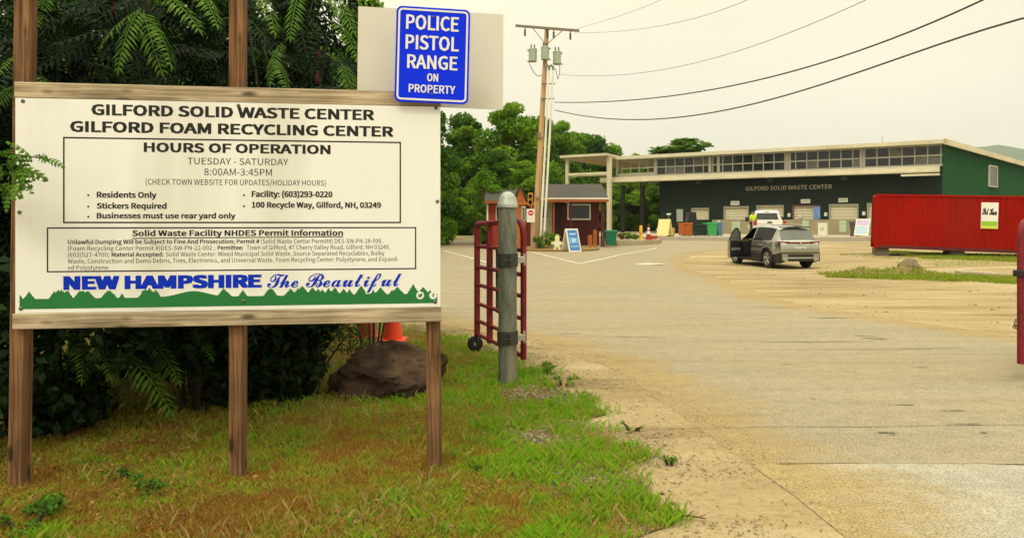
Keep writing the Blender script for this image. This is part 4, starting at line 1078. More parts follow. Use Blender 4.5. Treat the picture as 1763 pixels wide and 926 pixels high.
sumac('sumac tree with long bright sprays hanging between the left and middle posts', -2.8, 6.5, 2.9, .4, 60, 68, 1.9, 3, FT, FR_L, ex)
# the light branch that hangs in front of the panel's left edge
lb = thing('overhanging_branch', 'light green leafy twig hanging over the left edge of the white panel', 'branch', (-2.95, 4.02, gz(-2.95, 4.02)), 0)
fr = Fronds(); WT_ = [frond_template(5, .12, .030, .024, .25, np.random.default_rng(80)), frond_template(4, .09, .030, .025, .4, np.random.default_rng(81))]
mb = MB(); base = Vector((-2.95, 4.02, gz(-2.95, 4.02)))
def twig(a, b, dpt, nfr):
    p, q = P(a[0], a[1], dpt), P(b[0], b[1], dpt - .05); mid = p.lerp(q, .5) + Vector((0, 0, .03)); mb.tube([p - base, mid - base, q - base], [.006, .005, .002], 5)
    for k in range(nfr):
        t = (k + .6) / nfr; c = p.lerp(q, t) + Vector((0, 0, .03 * math.sin(math.pi * t))); dd = (q - p).normalized()
        aa = r8.normal(0, .7)
        fr.add(WT_[k % 2], c - base, [dd.x + r8.normal(0, .5), dd.y - .3 + r8.normal(0, .3), dd.z + r8.normal(-.2, .5)], r8.uniform(.7, 1.05), r8.normal(0, .8), r8.uniform(.35, 1))
twig((-30, 150), (58, 150), 4.04, 17); twig((-20, 158), (42, 162), 4.02, 14); twig((10, 150), (27, 176), 4.0, 10); twig((-30, 165), (12, 182), 4.05, 9)
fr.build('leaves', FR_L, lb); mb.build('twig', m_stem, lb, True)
# shrubs at ground level
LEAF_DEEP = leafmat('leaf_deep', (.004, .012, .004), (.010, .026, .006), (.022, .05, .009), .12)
def shrub(label, x, y, blobs, n, leaf, m, seed, name='shrub', aspect=.45, group=None, stems=6):
    r = np.random.default_rng(seed); t = thing(name, label, 'shrub', (x, y, gz(x, y)), 0, group)
    V, F, val = cloud(blobs, n, leaf, r, .35, .3, aspect); V[:, 2] = np.abs(V[:, 2]); arr_mesh('foliage', V, F, m, t, val)
    mb = MB()
    for k in range(stems):
        b = blobs[k % len(blobs)]; mb.tube([(b[0] * .25, b[1] * .25, -.05), (b[0] * .6, b[1] * .6, b[2] * .6), (b[0], b[1], b[2] + b[5] * .4)], [.014, .01, .004], 5)
    mb.build('stem', m_stem, t, True); return t
SHG = 'dark shrubs filling the thicket behind the board'
for k, (x, y, w, h_, lab) in enumerate((
    (-3.6, 6.2, .9, 1.3, 'dark shrub in deep shade behind the leftmost post'),
    (-2.6, 6.7, .9, 1.4, 'dark shrub in deep shade left of the middle post'),
    (-2.0, 7.2, .5, 1.3, 'dark shrub in deep shade right of the middle post'),
    (-3.2, 8.2, 1.2, 2.6, 'tall dark shrub at the back between the left and middle posts'),
    (-4.9, 6.8, 1.3, 2.6, 'tall dark shrub at the left edge of the photo'),
    (-2.75, 8.9, .8, 2.9, 'tall dark shrub at the back right of the middle post'),
    (-2.75, 9.6, .75, 5.4, 'tall dense dark shrub behind the gap between the middle post and blank board'),
    (-3.6, 9.4, 1.0, 5.6, 'tall dense dark shrub behind the middle post'),
    (-4.4, 9.8, 1.8, 3.6, 'broad dark shrub at the very back of the thicket'),
    (-3.6, 10.8, 1.2, 3.6, 'dense dark shrub at the very back behind the middle post'))):
    B = []; r = np.random.default_rng(90 + k)
    for q in range(14): B.append((r.normal(0, w * .45), r.normal(0, w * .4), h_ * r.uniform(.1, .9), w * .42, w * .42, h_ * .2))
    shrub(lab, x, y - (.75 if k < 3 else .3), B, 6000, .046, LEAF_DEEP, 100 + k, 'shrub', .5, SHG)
B = [(rr_[0], rr_[1], rr_[2], .17, .17, .2) for rr_ in [(np.random.default_rng(5 + k).normal(0, .26), np.random.default_rng(9 + k).normal(0, .2), np.random.default_rng(14 + k).uniform(.15, .98)) for k in range(16)]]
shrub('fine-leaved green shrub between the middle post and the big boulder', -1.98, 6.75, B, 3400, .038, leafmat('fine_leaf', (.016, .045, .010), (.045, .10, .018), (.09, .16, .03), .25), 120, 'shrub', .22, None, 16)
B = [(r8.normal(0, .16), r8.normal(0, .1), r8.uniform(.62, .95), .10, .1, .08) for k in range(6)]
shrub('bright leaf sprays hanging over the big boulder in front of the cones', -1.55, 8.2, B, 110, .05, FR_L, 121, 'shrub', .4)

# ------------------------------------------------------------------ the red booth
m_maroon = mat('maroon_siding', (.085, .012, .012), .7, .2, 3); m_redw = mat('red_siding', (.28, .030, .012), .65, .2, 3)
m_shing = mat('grey_shingles', (.062, .056, .050), .9, .35, 9, .6); m_trim = mat('white_trim', (.72, .70, .60), .6, .05, 3)
m_rust = mat('rust_fascia', (.30, .085, .025), .6, .15, 3); m_orangew = mat('orange_wood', (.42, .13, .025), .7, .25, 4); m_pale = mat('pale_siding', (.36, .36, .26), .7, .1, 3)
BD = 44.0
bx = lambda u, d=BD: (u - 600) / FPX * d
bz = lambda v, d=BD: EYE - (v - VH) * VS / FPX * d
zk = gz(2, BD)
booth = thing('ticket_booth', 'small maroon booth with grey shingle roof, white-framed window and a left wing', 'booth', (bx(642), BD, zk), 0)
def L(u, v=None): return bx(u) - bx(642)
def Zl(v): return bz(v) - zk
x0, x1 = L(641), L(706)
MB().bb(x0, x1, 1.6, 5.2, -.1, Zl(190)).build('wall', m_maroon, booth)
MB().bb(x0, L(648.5), 1.48, 1.597, 0, Zl(190)).build('pale_panel', m_pale, booth)
# main roof, ridge along x, with porch overhang
ze, zr_ = Zl(187.5), Zl(172)
xa, xb = L(628), L(713)
MB().prism([(.0, ze), (3.4, zr_), (6.6, ze), (6.6, ze + .07), (3.4, zr_ + .1), (.0, ze + .07)], lambda a, b: Vector((xa + .25 * 0, a, b)), lambda a, b: Vector((xb, a, b))).build('roof', m_shing, booth)
MB().bb(xa, xb + .02, -.07, -.003, ze - .16, ze - .01, .01).build('fascia', m_rust, booth)
MB().bb(xa, xb, -.075, -.004, ze - .005, ze + .085, .02).build('gutter', m_trim, booth)
mb = MB(); mb.add([(x1, 1.6, Zl(190)), (x1, 5.2, Zl(190)), (x1, 3.4, zr_ - .02)], [(0, 1, 2)]); mb.build('gable', m_redw, booth)
for u in (649, 669.5, 705.5, 708):
    MB().bb(L(u) - .05, L(u) + .05, .15, .25, -.1, ze - .17).build('porch_post', m_maroon if u > 660 else m_rust, booth)
wx0, wx1, wz0, wz1 = L(667), L(695.5), Zl(206.8), Zl(191.2)
mb = MB(); t = .09
mb.bb(wx0, wx1, 1.53, 1.597, wz1 - t, wz1); mb.bb(wx0, wx1, 1.53, 1.597, wz0, wz0 + t); mb.bb(wx0, wx0 + t, 1.53, 1.597, wz0 + t, wz1 - t); mb.bb(wx1 - t, wx1, 1.53, 1.597, wz0 + t, wz1 - t)
w_ = mb.build('window', m_trim, booth); MB().bb(wx0 + t, wx1 - t, 1.57, 1.596, wz0 + t, wz1 - t).build('pane', m_dglass, w_)
MB().bb(L(650.5), L(661), 1.54, 1.598, 0, Zl(191.5)).build('door', mat('dark_door', (.035, .010, .012), .6, .2, 3), booth)
w_ = MB().bb(L(636), L(643.8), 1.40, 1.47, Zl(206), Zl(192)).build('side_window', m_trim, booth); MB().bb(L(637), L(643), 1.37, 1.397, Zl(205), Zl(193)).build('pane', m_dglass, w_)
MB().bb(L(634), L(641) - .003, 1.48, 5, -.1, Zl(190)).build('pale_wall', m_pale, booth)
# left wing with its own roof and a small gable
lx0, lx1 = L(570), L(626)
MB().bb(lx0, lx1, 1.2, 4.6, -.1, Zl(189.5)).build('wing_wall', m_redw, booth)
MB().prism([(.75, Zl(189.8)), (2.9, Zl(177.5)), (5.0, Zl(189.8)), (5.0, Zl(188.4)), (2.9, Zl(176.4)), (.75, Zl(188.4))], lambda a, b: Vector((L(567), a, b)), lambda a, b: Vector((L(612), a, b))).build('wing_roof', m_shing, booth)
MB().bb(L(567), L(604), .69, .747, Zl(191), Zl(188.6)).build('fascia', m_rust, booth)
for u in (570.5, 588):
    MB().bb(L(u) - .05, L(u) + .05, 1.14, 1.197, 0, Zl(190)).build('corner_trim', m_trim, booth)
w_ = MB().bb(L(580.5), L(585), 1.12, 1.19, Zl(207), Zl(193)).build('window', m_trim, booth)
MB().bb(L(581.5), L(584), 1.09, 1.117, Zl(206), Zl(194)).build('pane', m_dglass, w_)
# small front gable
gy0, gy1 = .1, 3.0
gl, gr_, gm = L(603), L(617), L(609.5)
MB().prism([(gl, Zl(190)), (gm, Zl(176)), (gr_, Zl(190))], lambda a, b: Vector((a, gy0, b)), lambda a, b: Vector((a, gy1, b))).build('front_gable', m_orangew, booth)
for (a0, b0), (a1, b1) in (((gl - .12, Zl(191.5)), (gm, Zl(175))), ((gm, Zl(175)), (gr_ + .12, Zl(191.5)))):
    MB().prism([(a0, b0), (a1, b1), (a1, b1 + .12), (a0, b0 + .12)], lambda a, b: Vector((a, gy0 - .12, b)), lambda a, b: Vector((a, gy1, b))).build('gable_roof', m_shing, booth)
MB().bb(L(604.5), L(616), gy0 + .02, 1.15, 0, Zl(190.05)).build('gable_wall', m_orangew, booth)
w_ = MB().bb(L(611.5), L(615.6), gy0 - .05, gy0 + .017, Zl(208), Zl(194)).build('window', m_trim, booth)
MB().bb(L(612.2), L(614.9), gy0 - .08, gy0 - .052, Zl(207), Zl(195)).build('pane', mat('green_glass', (.10, .17, .14), .2, .2, 3), w_)
MB().bb(L(604), L(626), gy0 - .1, gy0 - .03, Zl(192.6), Zl(190.2)).build('gable_band', m_orangew, booth)

# ------------------------------------------------------------------ utility pole, wires
PD = 41.5
pbx, ptx = bx(626.5, PD), bx(641, PD)
pole = thing('utility_pole', 'tall leaning wooden utility pole with crossarm, three transformers and white conduits', 'utility pole', (pbx, PD, gz(pbx, PD)), 0)
zb0 = gz(pbx, PD); zT = bz(26, PD) - zb0
tilt = (ptx - pbx) / zT
pp = lambda z, dx=0, dy=0: Vector((tilt * z + dx, dy, z))
m_pole = mat('pole_wood', (.52, .33, .17), .85, .25, 3, .4, stretch=(3, 3, .2), dirt=(.15, .10, .06), dirt_amt=.6)
MB().tube([pp(-.3), pp(zT * .5), pp(zT)], [.19, .155, .12], 12).build('pole', m_pole, pole, True)
zc = zT - .12; m_arm = mat('grey_arm', (.20, .17, .12), .8, .2, 4)
a0 = Vector((bx(604, PD) - pbx, -.16, bz(24.8, PD) - zb0)); a1 = Vector((bx(678.5, PD) - pbx, -.16, bz(29.6, PD) - zb0))
dd = (a1 - a0); q = MB(); q.box(a0.lerp(a1, .5), (dd.length, .10, .13), Matrix.Rotation(-math.atan2(dd.z, dd.x), 3, 'Y')); ca = q.build('crossarm', m_arm, pole)
for t in (.27, .74): MB().cyl(a0.lerp(a1, t) + Vector((0, .02, -.05)), pp(zT - 1.0, 0, -.15), .022, n=6).build('arm_brace', m_arm, pole)
m_ins = mat('dark_insulator', (.07, .06, .05), .4, .2, 10)
for t in (.15, .5, .60, .86):
    p = a0.lerp(a1, t); q = MB(); q.lathe([(.0, -.55), (.04, -.53), (.07, -.45), (.035, -.42), (.075, -.34), (.035, -.30), (.07, -.22), (.03, -.16), (.02, -.05), (0, -.05)], p, 10); q.build('insulator', m_ins, ca, True)
for u, v in ((624.3, 52.5), (638.5, 51.5), (652.6, 55)):
    c = Vector((bx(u, PD) - pbx, -.32 if u == 638.5 else -.12, bz(v, PD) - zb0)); q = MB()
    q.lathe([(0, -.36), (.2, -.36), (.225, -.33), (.225, .30), (.24, .31), (.24, .34), (.2, .38), (0, .4)], c, 18)
    tr = q.build('transformer', mat('transformer_green', (.33, .40, .31), .5, .1, 3), pole, True)
    for k, (ox, oy) in enumerate(((-.09, .0), (.09, .02))):
        q = MB(); q.lathe([(.035, .36), (.05, .42), (.03, .45), (.05, .5), (.025, .54), (.04, .58), (0, .64)], c + Vector((ox, oy, 0)), 8); q.build('bushing', mat('brown_porcelain', (.14, .05, .035), .35, .15, 6), tr, True)
    sx_ = -1 if u < 630 else 1
    q = MB(); q.cyl(c + Vector((sx_ * .22, 0, .25)), c + Vector((sx_ * .30, -.02, .27)), .035, n=6); q.cyl(c + Vector((sx_ * .22, 0, -.33)), c + Vector((sx_ * .30, -.02, -.35)), .035, n=6); q.build('terminal', m_ins, tr)
m_cable = mat('black_cable', (.03, .03, .028), .6, .2, 10)
mb = MB(); p = Vector((bx(619, PD) - pbx, -.15, bz(57.5, PD) - zb0)); q_ = pp(bz(71, PD) - zb0, -.12, -.1)
mb.tube([p.lerp(q_, t) + Vector((0, 0, -.35 * math.sin(math.pi * t))) for t in np.linspace(0, 1, 9)], .018, 5); mb.build('loop_cable', m_cable, pole)
mb = MB(); p = Vector((bx(656, PD) - pbx, -.15, bz(60, PD) - zb0)); q_ = Vector((bx(648.5, PD) - pbx, -.2, bz(67, PD) - zb0))
mb.tube([p, p + Vector((-.02, 0, -.6)), p + Vector((-.12, 0, -.9)), q_ + Vector((.12, 0, .1)), q_], .018, 5); mb.build('loop_cable', m_cable, pole)
m_pvc = mat('white_conduit', (.74, .74, .64), .5, .08, 4)
for (u0, v0, u1, v1) in ((643.2, 67, 632.2, 226), (648.0, 67, 636.4, 228)):
    t_ = Vector((bx(u0, PD) - pbx, -.32, bz(v0, PD) - zb0)); b_ = Vector((bx(u1, PD) - pbx, -.30, -.05))
    cdt = MB().tube([b_, b_.lerp(t_, .5), t_], .062, 10).build('conduit', m_pvc, pole, True)
    MB().tube([t_, t_ + Vector((0, 0, .16)), t_ + Vector((-.1, -.03, .26)), t_ + Vector((-.25, -.05, .2))], [.07, .075, .07, .06], 8).build('weatherhead', mat('grey_head', (.25, .25, .22), .5, .1, 5), cdt, True)
for v in (79.5, 93.5, 130, 186):
    z = bz(v, PD) - zb0; MB().bb(tilt * z - .15, tilt * z + .62, -.26, -.2, z - .03, z + .03).build('standoff', m_arm, pole)
MB().bb(tilt * 6.3 - .2, tilt * 6.3 - .02, -.2, -.13, 6.2, 6.55).build('pole_tag', m_arm, pole)
def wire(label, pts, d0, d1, rad, group='overhead wires'):
    us = np.array([p[0] for p in pts], float); vs = np.array([p[1] for p in pts], float)
    c = np.polyfit(us, vs, min(3, len(pts) - 1)); A = P(us[0], 100, d0); B = P(us[-1], 100, d1)
    out = []
    for t in np.linspace(0, 1, 46):
        x, y = A.x + (B.x - A.x) * t, A.y + (B.y - A.y) * t; u = 600 + FPX * x / y
        out.append(Vector((x, y, EYE - (np.polyval(c, u) - VH) * VS / FPX * y)))
    o = out[0].copy(); w = MB().tube([p - o for p in out], rad, 5).build('overhead_wire', m_cable, None, True); w.location = o
    return tag(w, label, 'wire', group)
wire('thick black wire that leaves the pole higher and exits at the top edge', [(650, 95), (700, 97.3), (760, 93.5), (830, 84.5), (900, 71.8), (1000, 49), (1100, 20.5), (1152, 0), (1180, -12)], 41.3, 15, .022)
wire('lowest thick black wire, sagging from the pole to the right edge', [(650, 102), (690, 111), (740, 114), (800, 109), (870, 99.5), (950, 82), (1050, 56.5), (1200, 18), (1230, 10)], 41.3, 14, .022)
wire('thin wire crossing the sky in the middle, ending at the top edge', [(655, 70), (740, 69), (800, 62.5), (900, 38), (1010, 2), (1030, -6)], 41.3, 16, .008)
wire('thin wire rising from the right end of the crossarm, lowest of the crossarm wires', [(672, 31), (760, 26), (820, 16), (875, 0), (900, -9)], 41.3, 18, .007)
wire('thin wire rising steeply from the crossarm to the top edge', [(676, 27), (710, 19), (750, 8), (785, -4)], 41.3, 24, .007)

# ------------------------------------------------------------------ things round the booth
x, y = bx(620.5, 40.5), 40.5; sg = thing('traffic_signal', 'yellow two-lamp traffic signal on a thin grey post by the booth', 'traffic signal', (x, y, gz(x, y)))
zl = lambda v, d=40.5: EYE - (v - VH) * VS / FPX * d - gz(x, y)
m_yel = mat('signal_yellow', (.55, .25, .02), .5, .12, 4)
MB().cyl((.10, .05, -.1), (.10, .05, zl(193)), .04, n=8).build('post', mat('grey_post', (.30, .29, .24), .6, .12, 5), sg)
MB().bb(-.09, .19, .0, .2, zl(193.5), zl(181.5), .03).build('housing', m_yel, sg)
for v in (184.5, 190.3):
    q = MB(); q.lathe([(.10, 0), (.105, .16), (.09, .16), (.085, .0)], (.04, .0, zl(v)), 14, Matrix.Rotation(R(90), 3, 'X')); vs_ = q.build('visor', mat('black_visor', (.02, .018, .015), .6, .2, 6), sg, True)
    q = MB(); q.lathe([(.088, .01), (.07, .03), (0, .04)], (.04, .0, zl(v)), 14, Matrix.Rotation(R(90), 3, 'X')); q.build('lens', mat('dark_lens', (.05, .012, .01), .25, .2, 6), vs_, True)
x, y = bx(622, 40.3), 40.3; sg = thing('entry_sign', 'white square sign with a red no entry disc below the traffic signal', 'sign', (x, y, gz(x, y)))
wS = 9.8 / FPX * y; zc = EYE - (202.8 - VH) * VS / FPX * y - gz(x, y); hS = 12.5 * VS / FPX * y
MB().bb(-wS / 2, wS / 2, -.01, .01, zc - hS / 2, zc + hS / 2, .004).build('plate', m_trim, sg)
MB().cyl((.06, .04, -.1), (.06, .04, zc), .035, n=8).build('post', _M['grey_post'], sg)
q = MB(); rr = .15; q.add([(rr * math.cos(a), -.0135, zc + hS * .2 + rr * math.sin(a)) for a in [k * math.pi / 12 for k in range(24)]], [tuple(range(24))]); dsc = q.build('red_disc', mat('sign_red', (.55, .02, .02), .5, .06, 4), sg)
MB().add([(-.1, -.016, zc + hS * .2 - .025), (.1, -.016, zc + hS * .2 - .025), (.1, -.016, zc + hS * .2 + .025), (-.1, -.016, zc + hS * .2 + .025)], [(0, 1, 2, 3)]).build('white_bar', WHITE, dsc)
mb = MB()
for k in range(3): mb.bb(-wS * .32, wS * .32, -.0135, -.0102, zc - hS * (.1 + .12 * k), zc - hS * (.06 + .12 * k))
# island of soil and dry grass in front of the booth
isl = MB(); n = 40; o_ = []
for k in range(n):
    a = 2 * math.pi * k / n; o_.append((bx(648, 40.6) + 2.6 * math.cos(a) * (1 + .06 * math.sin(3 * a)), 41.0 + 2.3 * math.sin(a)))
isl.prism(o_, lambda a, b: Vector((a, b, gz(a, b) + .10)), lambda a, b: Vector((a, b, -.1)))
struct(isl.build('soil_island', mat('island_soil', (.22, .13, .04), .95, .4, 3)))
# cut-out star figure
x, y = bx(653, 38.9), 38.9; st = thing('star_cutout', 'pale yellow star-shaped cutout with a white middle beside the blue sandwich board', 'cutout', (x, y, gz(x, y) + .05))
hs = 15 * VS / FPX * y
out = [(0, 1), (.16, .97), (.24, .82), (.2, .64), (.62, .52), (.6, .40), (.26, .36), (.34, .12), (.30, 0), (.12, .02), (.02, .24), (-.08, .24), (-.14, .02), (-.36, .0), (-.36, .12), (-.28, .36), (-.62, .42), (-.60, .54), (-.2, .64), (-.24, .82), (-.16, .97)]
MB().prism([(a * hs * .62, b * hs) for a, b in out], lambda a, b: Vector((a, 0, b)), lambda a, b: Vector((a, .03, b))).build('figure', mat('pale_yellow_board', (.72, .70, .36), .6, .06, 5), st)
MB().prism([(.16 * hs * math.cos(a) * .8, hs * .45 + .17 * hs * math.sin(a)) for a in [k * math.pi / 10 for k in range(20)]], lambda a, b: Vector((a, -.004, b)), lambda a, b: Vector((a, -.001, b))).build('white_middle', WHITE, st)
MB().cyl((0, .06, -.15), (0, .06, hs * .7), .02, n=6).build('stake', m_arm, st)
def aframe(label, u, d, w, h, rz, m_panel, m_frame, art, splay=.32):
    x, y = bx(u, d), d; t = thing('sandwich_board', label, 'sandwich board', (x, y, gz(x, y) + (.31 if d > 50 else .0)), rz, 'sandwich boards in the yard')
    for sgn in (-1, 1):
        a = math.atan2(splay, h) * sgn; Mx = Matrix.Translation((0, sgn * splay, 0)) @ Matrix.Rotation(a, 4, 'X')
        q = MB(); q.bb(-w / 2, w / 2, -.02, .02, 0, h, .01); o = q.build('leaf_board', m_frame, t); o.matrix_local = Mx
        if sgn < 0:
            for nm, m_, (a0, a1, b0, b1), off in art:
                q = MB(); q.bb(a0 * w, a1 * w, -.021 - off, -.0203, b0 * h, b1 * h); f = q.build(nm, m_, o)
    return t
m_bl = mat('poster_blue', (.06, .20, .50), .5, .25, 5); m_bl2 = mat('poster_light', (.42, .60, .72), .5, .15, 8); m_bl3 = mat('poster_mid', (.13, .38, .68), .5, .2, 6)
aframe('blue sandwich board with a white picture panel beside the booth', 669.5, 38.8, .84, 1.25, R(36), m_bl, m_trim,
       (('poster', m_bl, (-.40, .40, .06, .94), .002), ('picture', m_bl3, (-.36, .36, .36, .62), .004), ('pale_shape', m_bl2, (-.14, .16, .42, .57), .006), ('caption', m_bl2, (-.26, .26, .74, .80), .004), ('caption', m_bl2, (-.3, .3, .22, .26), .004)))
m_ylp = mat('yellow_poster', (.75, .70, .30), .6, .08, 4); m_lil = mat('lilac_poster', (.55, .45, .66), .6, .25, 5)
# tall orange crates, bins, flower bed
def orange_post(u, v0, v1, d, w, label):
    x, y = bx(u, d), d; t = thing('slatted_crate', label, 'crate', (x, y, gz(x, y))); h_ = (v1 - v0) * VS / FPX * d; w = w / FPX * d
    for k in range(3): MB().bb(-w / 2 + w * k / 3 + .012, -w / 2 + w * (k + 1) / 3 - .012, 0, .05, 0, h_, .006).build('slat', m_orangew, t)
    MB().bb(-w / 2, w / 2, .055, .09, h_ * .15, h_ * .25).build('crosspiece', m_rust, t); MB().bb(-w / 2, w / 2, .055, .09, h_ * .75, h_ * .85).build('crosspiece', m_rust, t)
orange_post(691.5, 214.5, 226.3, 43.7, 5.2, 'short orange slatted crate standing in front of the booth wall')
orange_post(697.3, 209, 225.8, 43.75, 4.4, 'tall orange slatted crate right of the short one at the booth')
def bin_(name, label, cat, x, y, z, w, d, h, m, taper=.82, lid=None, wheels=False, rz=0, group=None):
    t = thing(name, label, cat, (x, y, z), rz, group); q = MB()
    a, b = w / 2 * taper, d / 2 * taper; A, B = w / 2, d / 2
    V = [(-a, -b, .04), (a, -b, .04), (a, b, .04), (-a, b, .04), (-A, -B, h), (A, -B, h), (A, B, h), (-A, B, h)]
    q.add(V, [(3, 2, 1, 0), (0, 1, 5, 4), (1, 2, 6, 5), (2, 3, 7, 6), (3, 0, 4, 7), (4, 5, 6, 7)]); q.build('body', m, t)
    q = MB(); q.bb(-A - .03, A + .03, -B - .03, B + .03, h - .09, h, .02); q.build('rim', m, t)
    if lid: q = MB(); q.bb(-A - .02, A + .02, -B - .02, B + .04, h + .003, h + .07, .03); q.build('lid', lid, t)
    if wheels:
        for sx_ in (-1, 1): q = MB(); q.cyl((sx_ * A * .7 - .04, b, .09), (sx_ * A * .7 + .04, b, .09), .09, n=12); q.build('wheel', _M['black_rubber'], t)
    return t
d = 44.3; x = bx(715.5, d)
bin_('waste_bin', 'dark green tapered waste bin at the right end of the booth', 'bin', x, d, gz(x, d) + .08, .72, .7, .85, mat('bin_green', (.01, .14, .07), .45, .15, 4), .7, mat('bin_green_lid', (.02, .22, .12), .45, .1, 4))
bed = MB(); o_ = [(bx(711, 46), 45.8), (bx(722, 45.6), 45.2), (bx(745, 46), 45.6), (bx(770, 47), 46.6), (bx(776, 48.5), 48.6), (bx(770, 50), 50.5), (bx(712, 50), 50)]
bed.prism(o_, lambda a, b: Vector((a, b, .42)), lambda a, b: Vector((a, b, -.1)))
struct(bed.build('flower_bed_ground', mat('bed_stone', (.33, .28, .18), .9, .3, 1.4, .2)))
ZB = .42
PLANT = leafmat('plant_leaf', (.05, .13, .015), (.12, .23, .02), (.26, .34, .04), .3)
for k, (u, v, d, w, hh_, lab) in enumerate(((640, 224, 41.0, .45, .95, 'yellow-green bush at the foot of the white conduits'), (634, 226, 40.4, .3, .7, 'small yellow-green bush left of the conduits'), (646, 222, 41.4, .4, .85, 'bushy green plant behind the star cutout'),
                                        (738, 219, 47.4, .5, .55, 'low green plant in the stone flower bed right of the bin'), (729, 219, 48, .4, .45, 'reddish-brown tuft in the flower bed beside the bin'), (745, 220, 47.6, .35, .4, 'small plant near the yellow bollard'))):
    x = bx(u, d); B = [(r8.normal(0, w * .5), r8.normal(0, w * .4), hh_ * r8.uniform(.25, .85), w * .4, w * .4, hh_ * .2) for q in range(8)]
    t = shrub(lab, x, d, B, 700, .06, PLANT if k != 4 else leafmat('brown_plant', (.12, .06, .02), (.2, .12, .03), (.16, .16, .03), .2), 140 + k, 'plant', .45, None, 4); t.location.z = ZB if u > 700 else gz(x, d) + .1
x, y = bx(751, 47.2), 47.2; bo = thing('bollard', 'yellow bollard standing in the stone flower bed', 'bollard', (x, y, ZB))
h_ = 13.5 * VS / FPX * y; MB().lathe([(.10, -.1), (.10, h_ - .06), (.085, h_ - .01), (0, h_ + .02)], n=14).build('pipe', mat('bollard_yellow', (.72, .42, .02), .5, .1, 4), bo, True); MB().lathe([(.102, h_ * .4), (.103, h_ * .4), (.103, h_ * .5), (.102, h_ * .5)], n=14).build('band', _M['signal_yellow'], bo, True)
x, y = bx(760, 47.4), 47.4
c = cone('dark red cone with a white foot standing right of the yellow bollard', x, y, .95, .22, mat('cone_red', (.35, .02, .03), .5, .1, 4)); c.location.z = ZB
x, y = bx(764.5, 47.6), 47.6; tub = bin_('flower_tub', 'low orange tub of flowers at the corner of the flower bed', 'tub', x, y, ZB, .6, .5, .28, m_orangew, .8)
x, y = bx(604, 43.0), 43.0
cone('small orange and white cone half hidden behind the grey gate post', x, y, .8, .2)
# things on the apron before the dock
ZA = .56
AY = 51.5
aframe('pale yellow sandwich board with a round face, left of the bins', 779, 51.2, .95, 1.15, R(-46), m_ylp, m_ylp, (('poster', m_ylp, (-.4, .4, .1, .9), .002),), .28)
sb = aframe('white and lilac sandwich board left of the red container', 1012, 51.0, 1.0, 1.2, R(-52), m_trim, m_trim, (('poster', m_lil, (-.42, .42, .6, .93), .002), ('poster', m_bl2, (-.38, .38, .1, .55), .002)), .36)
q = MB(); rr = .13
q.tube([Vector((rr * math.cos(a), -.03, .62 + rr * math.sin(a))) for a in np.linspace(math.pi * .85, math.pi * 2.15, 14)], .018, 5)

# ------------------------------------------------------------------ bins and boxes on the apron
def on_apron(u, d): return bx(u, d), d, ZA
x, y, z = on_apron(785.5, 51.6); tub = thing('wheelbarrow_tub', 'small yellow drum-shaped tub between the yellow board and the orange bin', 'tub', (x, y, z))
MB().lathe([(.22, 0), (.30, .1), (.33, .45), (.30, .6), (.27, .6), (.27, .5), (0, .5)], n=16).build('body', mat('tub_yellow', (.42, .25, .05), .6, .25, 4), tub, True); MB().cyl((-.05, .3, 0), (-.05, .3, 1.55), .03, n=6).build('stake', m_arm, tub); MB().bb(-.2, .1, .27, .33, 1.5, 1.62).build('stake_tag', m_sign, tub)
def dumpster(label, u0, u1, v0, v1, d, m, slope, dep=1.3, lidm=None, rz=0):
    x = bx((u0 + u1) / 2, d); w = (u1 - u0) / FPX * d; h = (v1 - v0) * VS / FPX * d; t = thing('dumpster', label, 'dumpster', (x, d, ZA), rz, 'dumpsters in front of the dock wall')
    q = MB(); q.prism([(-w / 2 + slope * w, .06), (w / 2 - slope * w, .06), (w / 2, h), (-w / 2, h)], lambda a, b: Vector((a, -dep / 2, b)), lambda a, b: Vector((a, dep / 2, b))); q.build('body', m, t)
    q = MB(); q.bb(-w / 2 - .04, w / 2 + .04, -dep / 2 - .05, -dep / 2 - .003, h - .12, h, .02); q.bb(-w / 2 - .04, w / 2 + .04, dep / 2 + .003, dep / 2 + .05, h - .12, h, .02); q.build('rim', m, t)
    q = MB()
    for k in range(4): a = -w * .36 + w * .24 * k; q.bb(a - .03, a + .03, -dep / 2 - .04, -dep / 2 + .001 - .003, .1, h - .13, .01)
    q.build('stiffener', m, t)
    if lidm: q = MB(); q.prism([(-dep / 2, h + .01), (dep / 2, h + .2), (dep / 2, h + .25), (-dep / 2, h + .06)], lambda a, b: Vector((-w / 2, a, b)), lambda a, b: Vector((w / 2, a, b))); q.build('lid', lidm, t)
    for sx_ in (-1, 1): q = MB(); q.cyl((sx_ * w * .3 - .04, -dep * .35, .08), (sx_ * w * .3 + .04, -dep * .35, .08), .08, n=10); q.build('caster', _M['black_rubber'], t)
    return t
dumpster('rust orange dumpster, leftmost in the row at the dock', 797.5, 808.5, 207.5, 220, 53.0, mat('bin_orange', (.40, .10, .012), .6, .3, 3, 0, dirt=(.2, .07, .03), dirt_amt=.5), .0)
dumpster('very dark green dumpster beside the orange one, wider at its top', 809.5, 827.5, 209, 219.8, 53.6, mat('bin_dark', (.010, .028, .020), .5, .2, 3), .14, 1.2)
dumpster('bright green tapered dumpster right of the dark green one', 826.5, 838, 207, 219.8, 53.3, mat('bin_bright', (.05, .36, .10), .5, .12, 3), .08, 1.2, None)
dumpster('grey-blue dumpster at the right end of the row', 838.2, 844.2, 206.5, 219.5, 53.9, mat('bin_blue', (.13, .22, .36), .6, .15, 3), .02, 1.2)
x, y, z = on_apron(811.5, 55.8); ld = thing('skid_loader', 'dark machine cab standing behind the dark green dumpster', 'loader', (x, y, z))
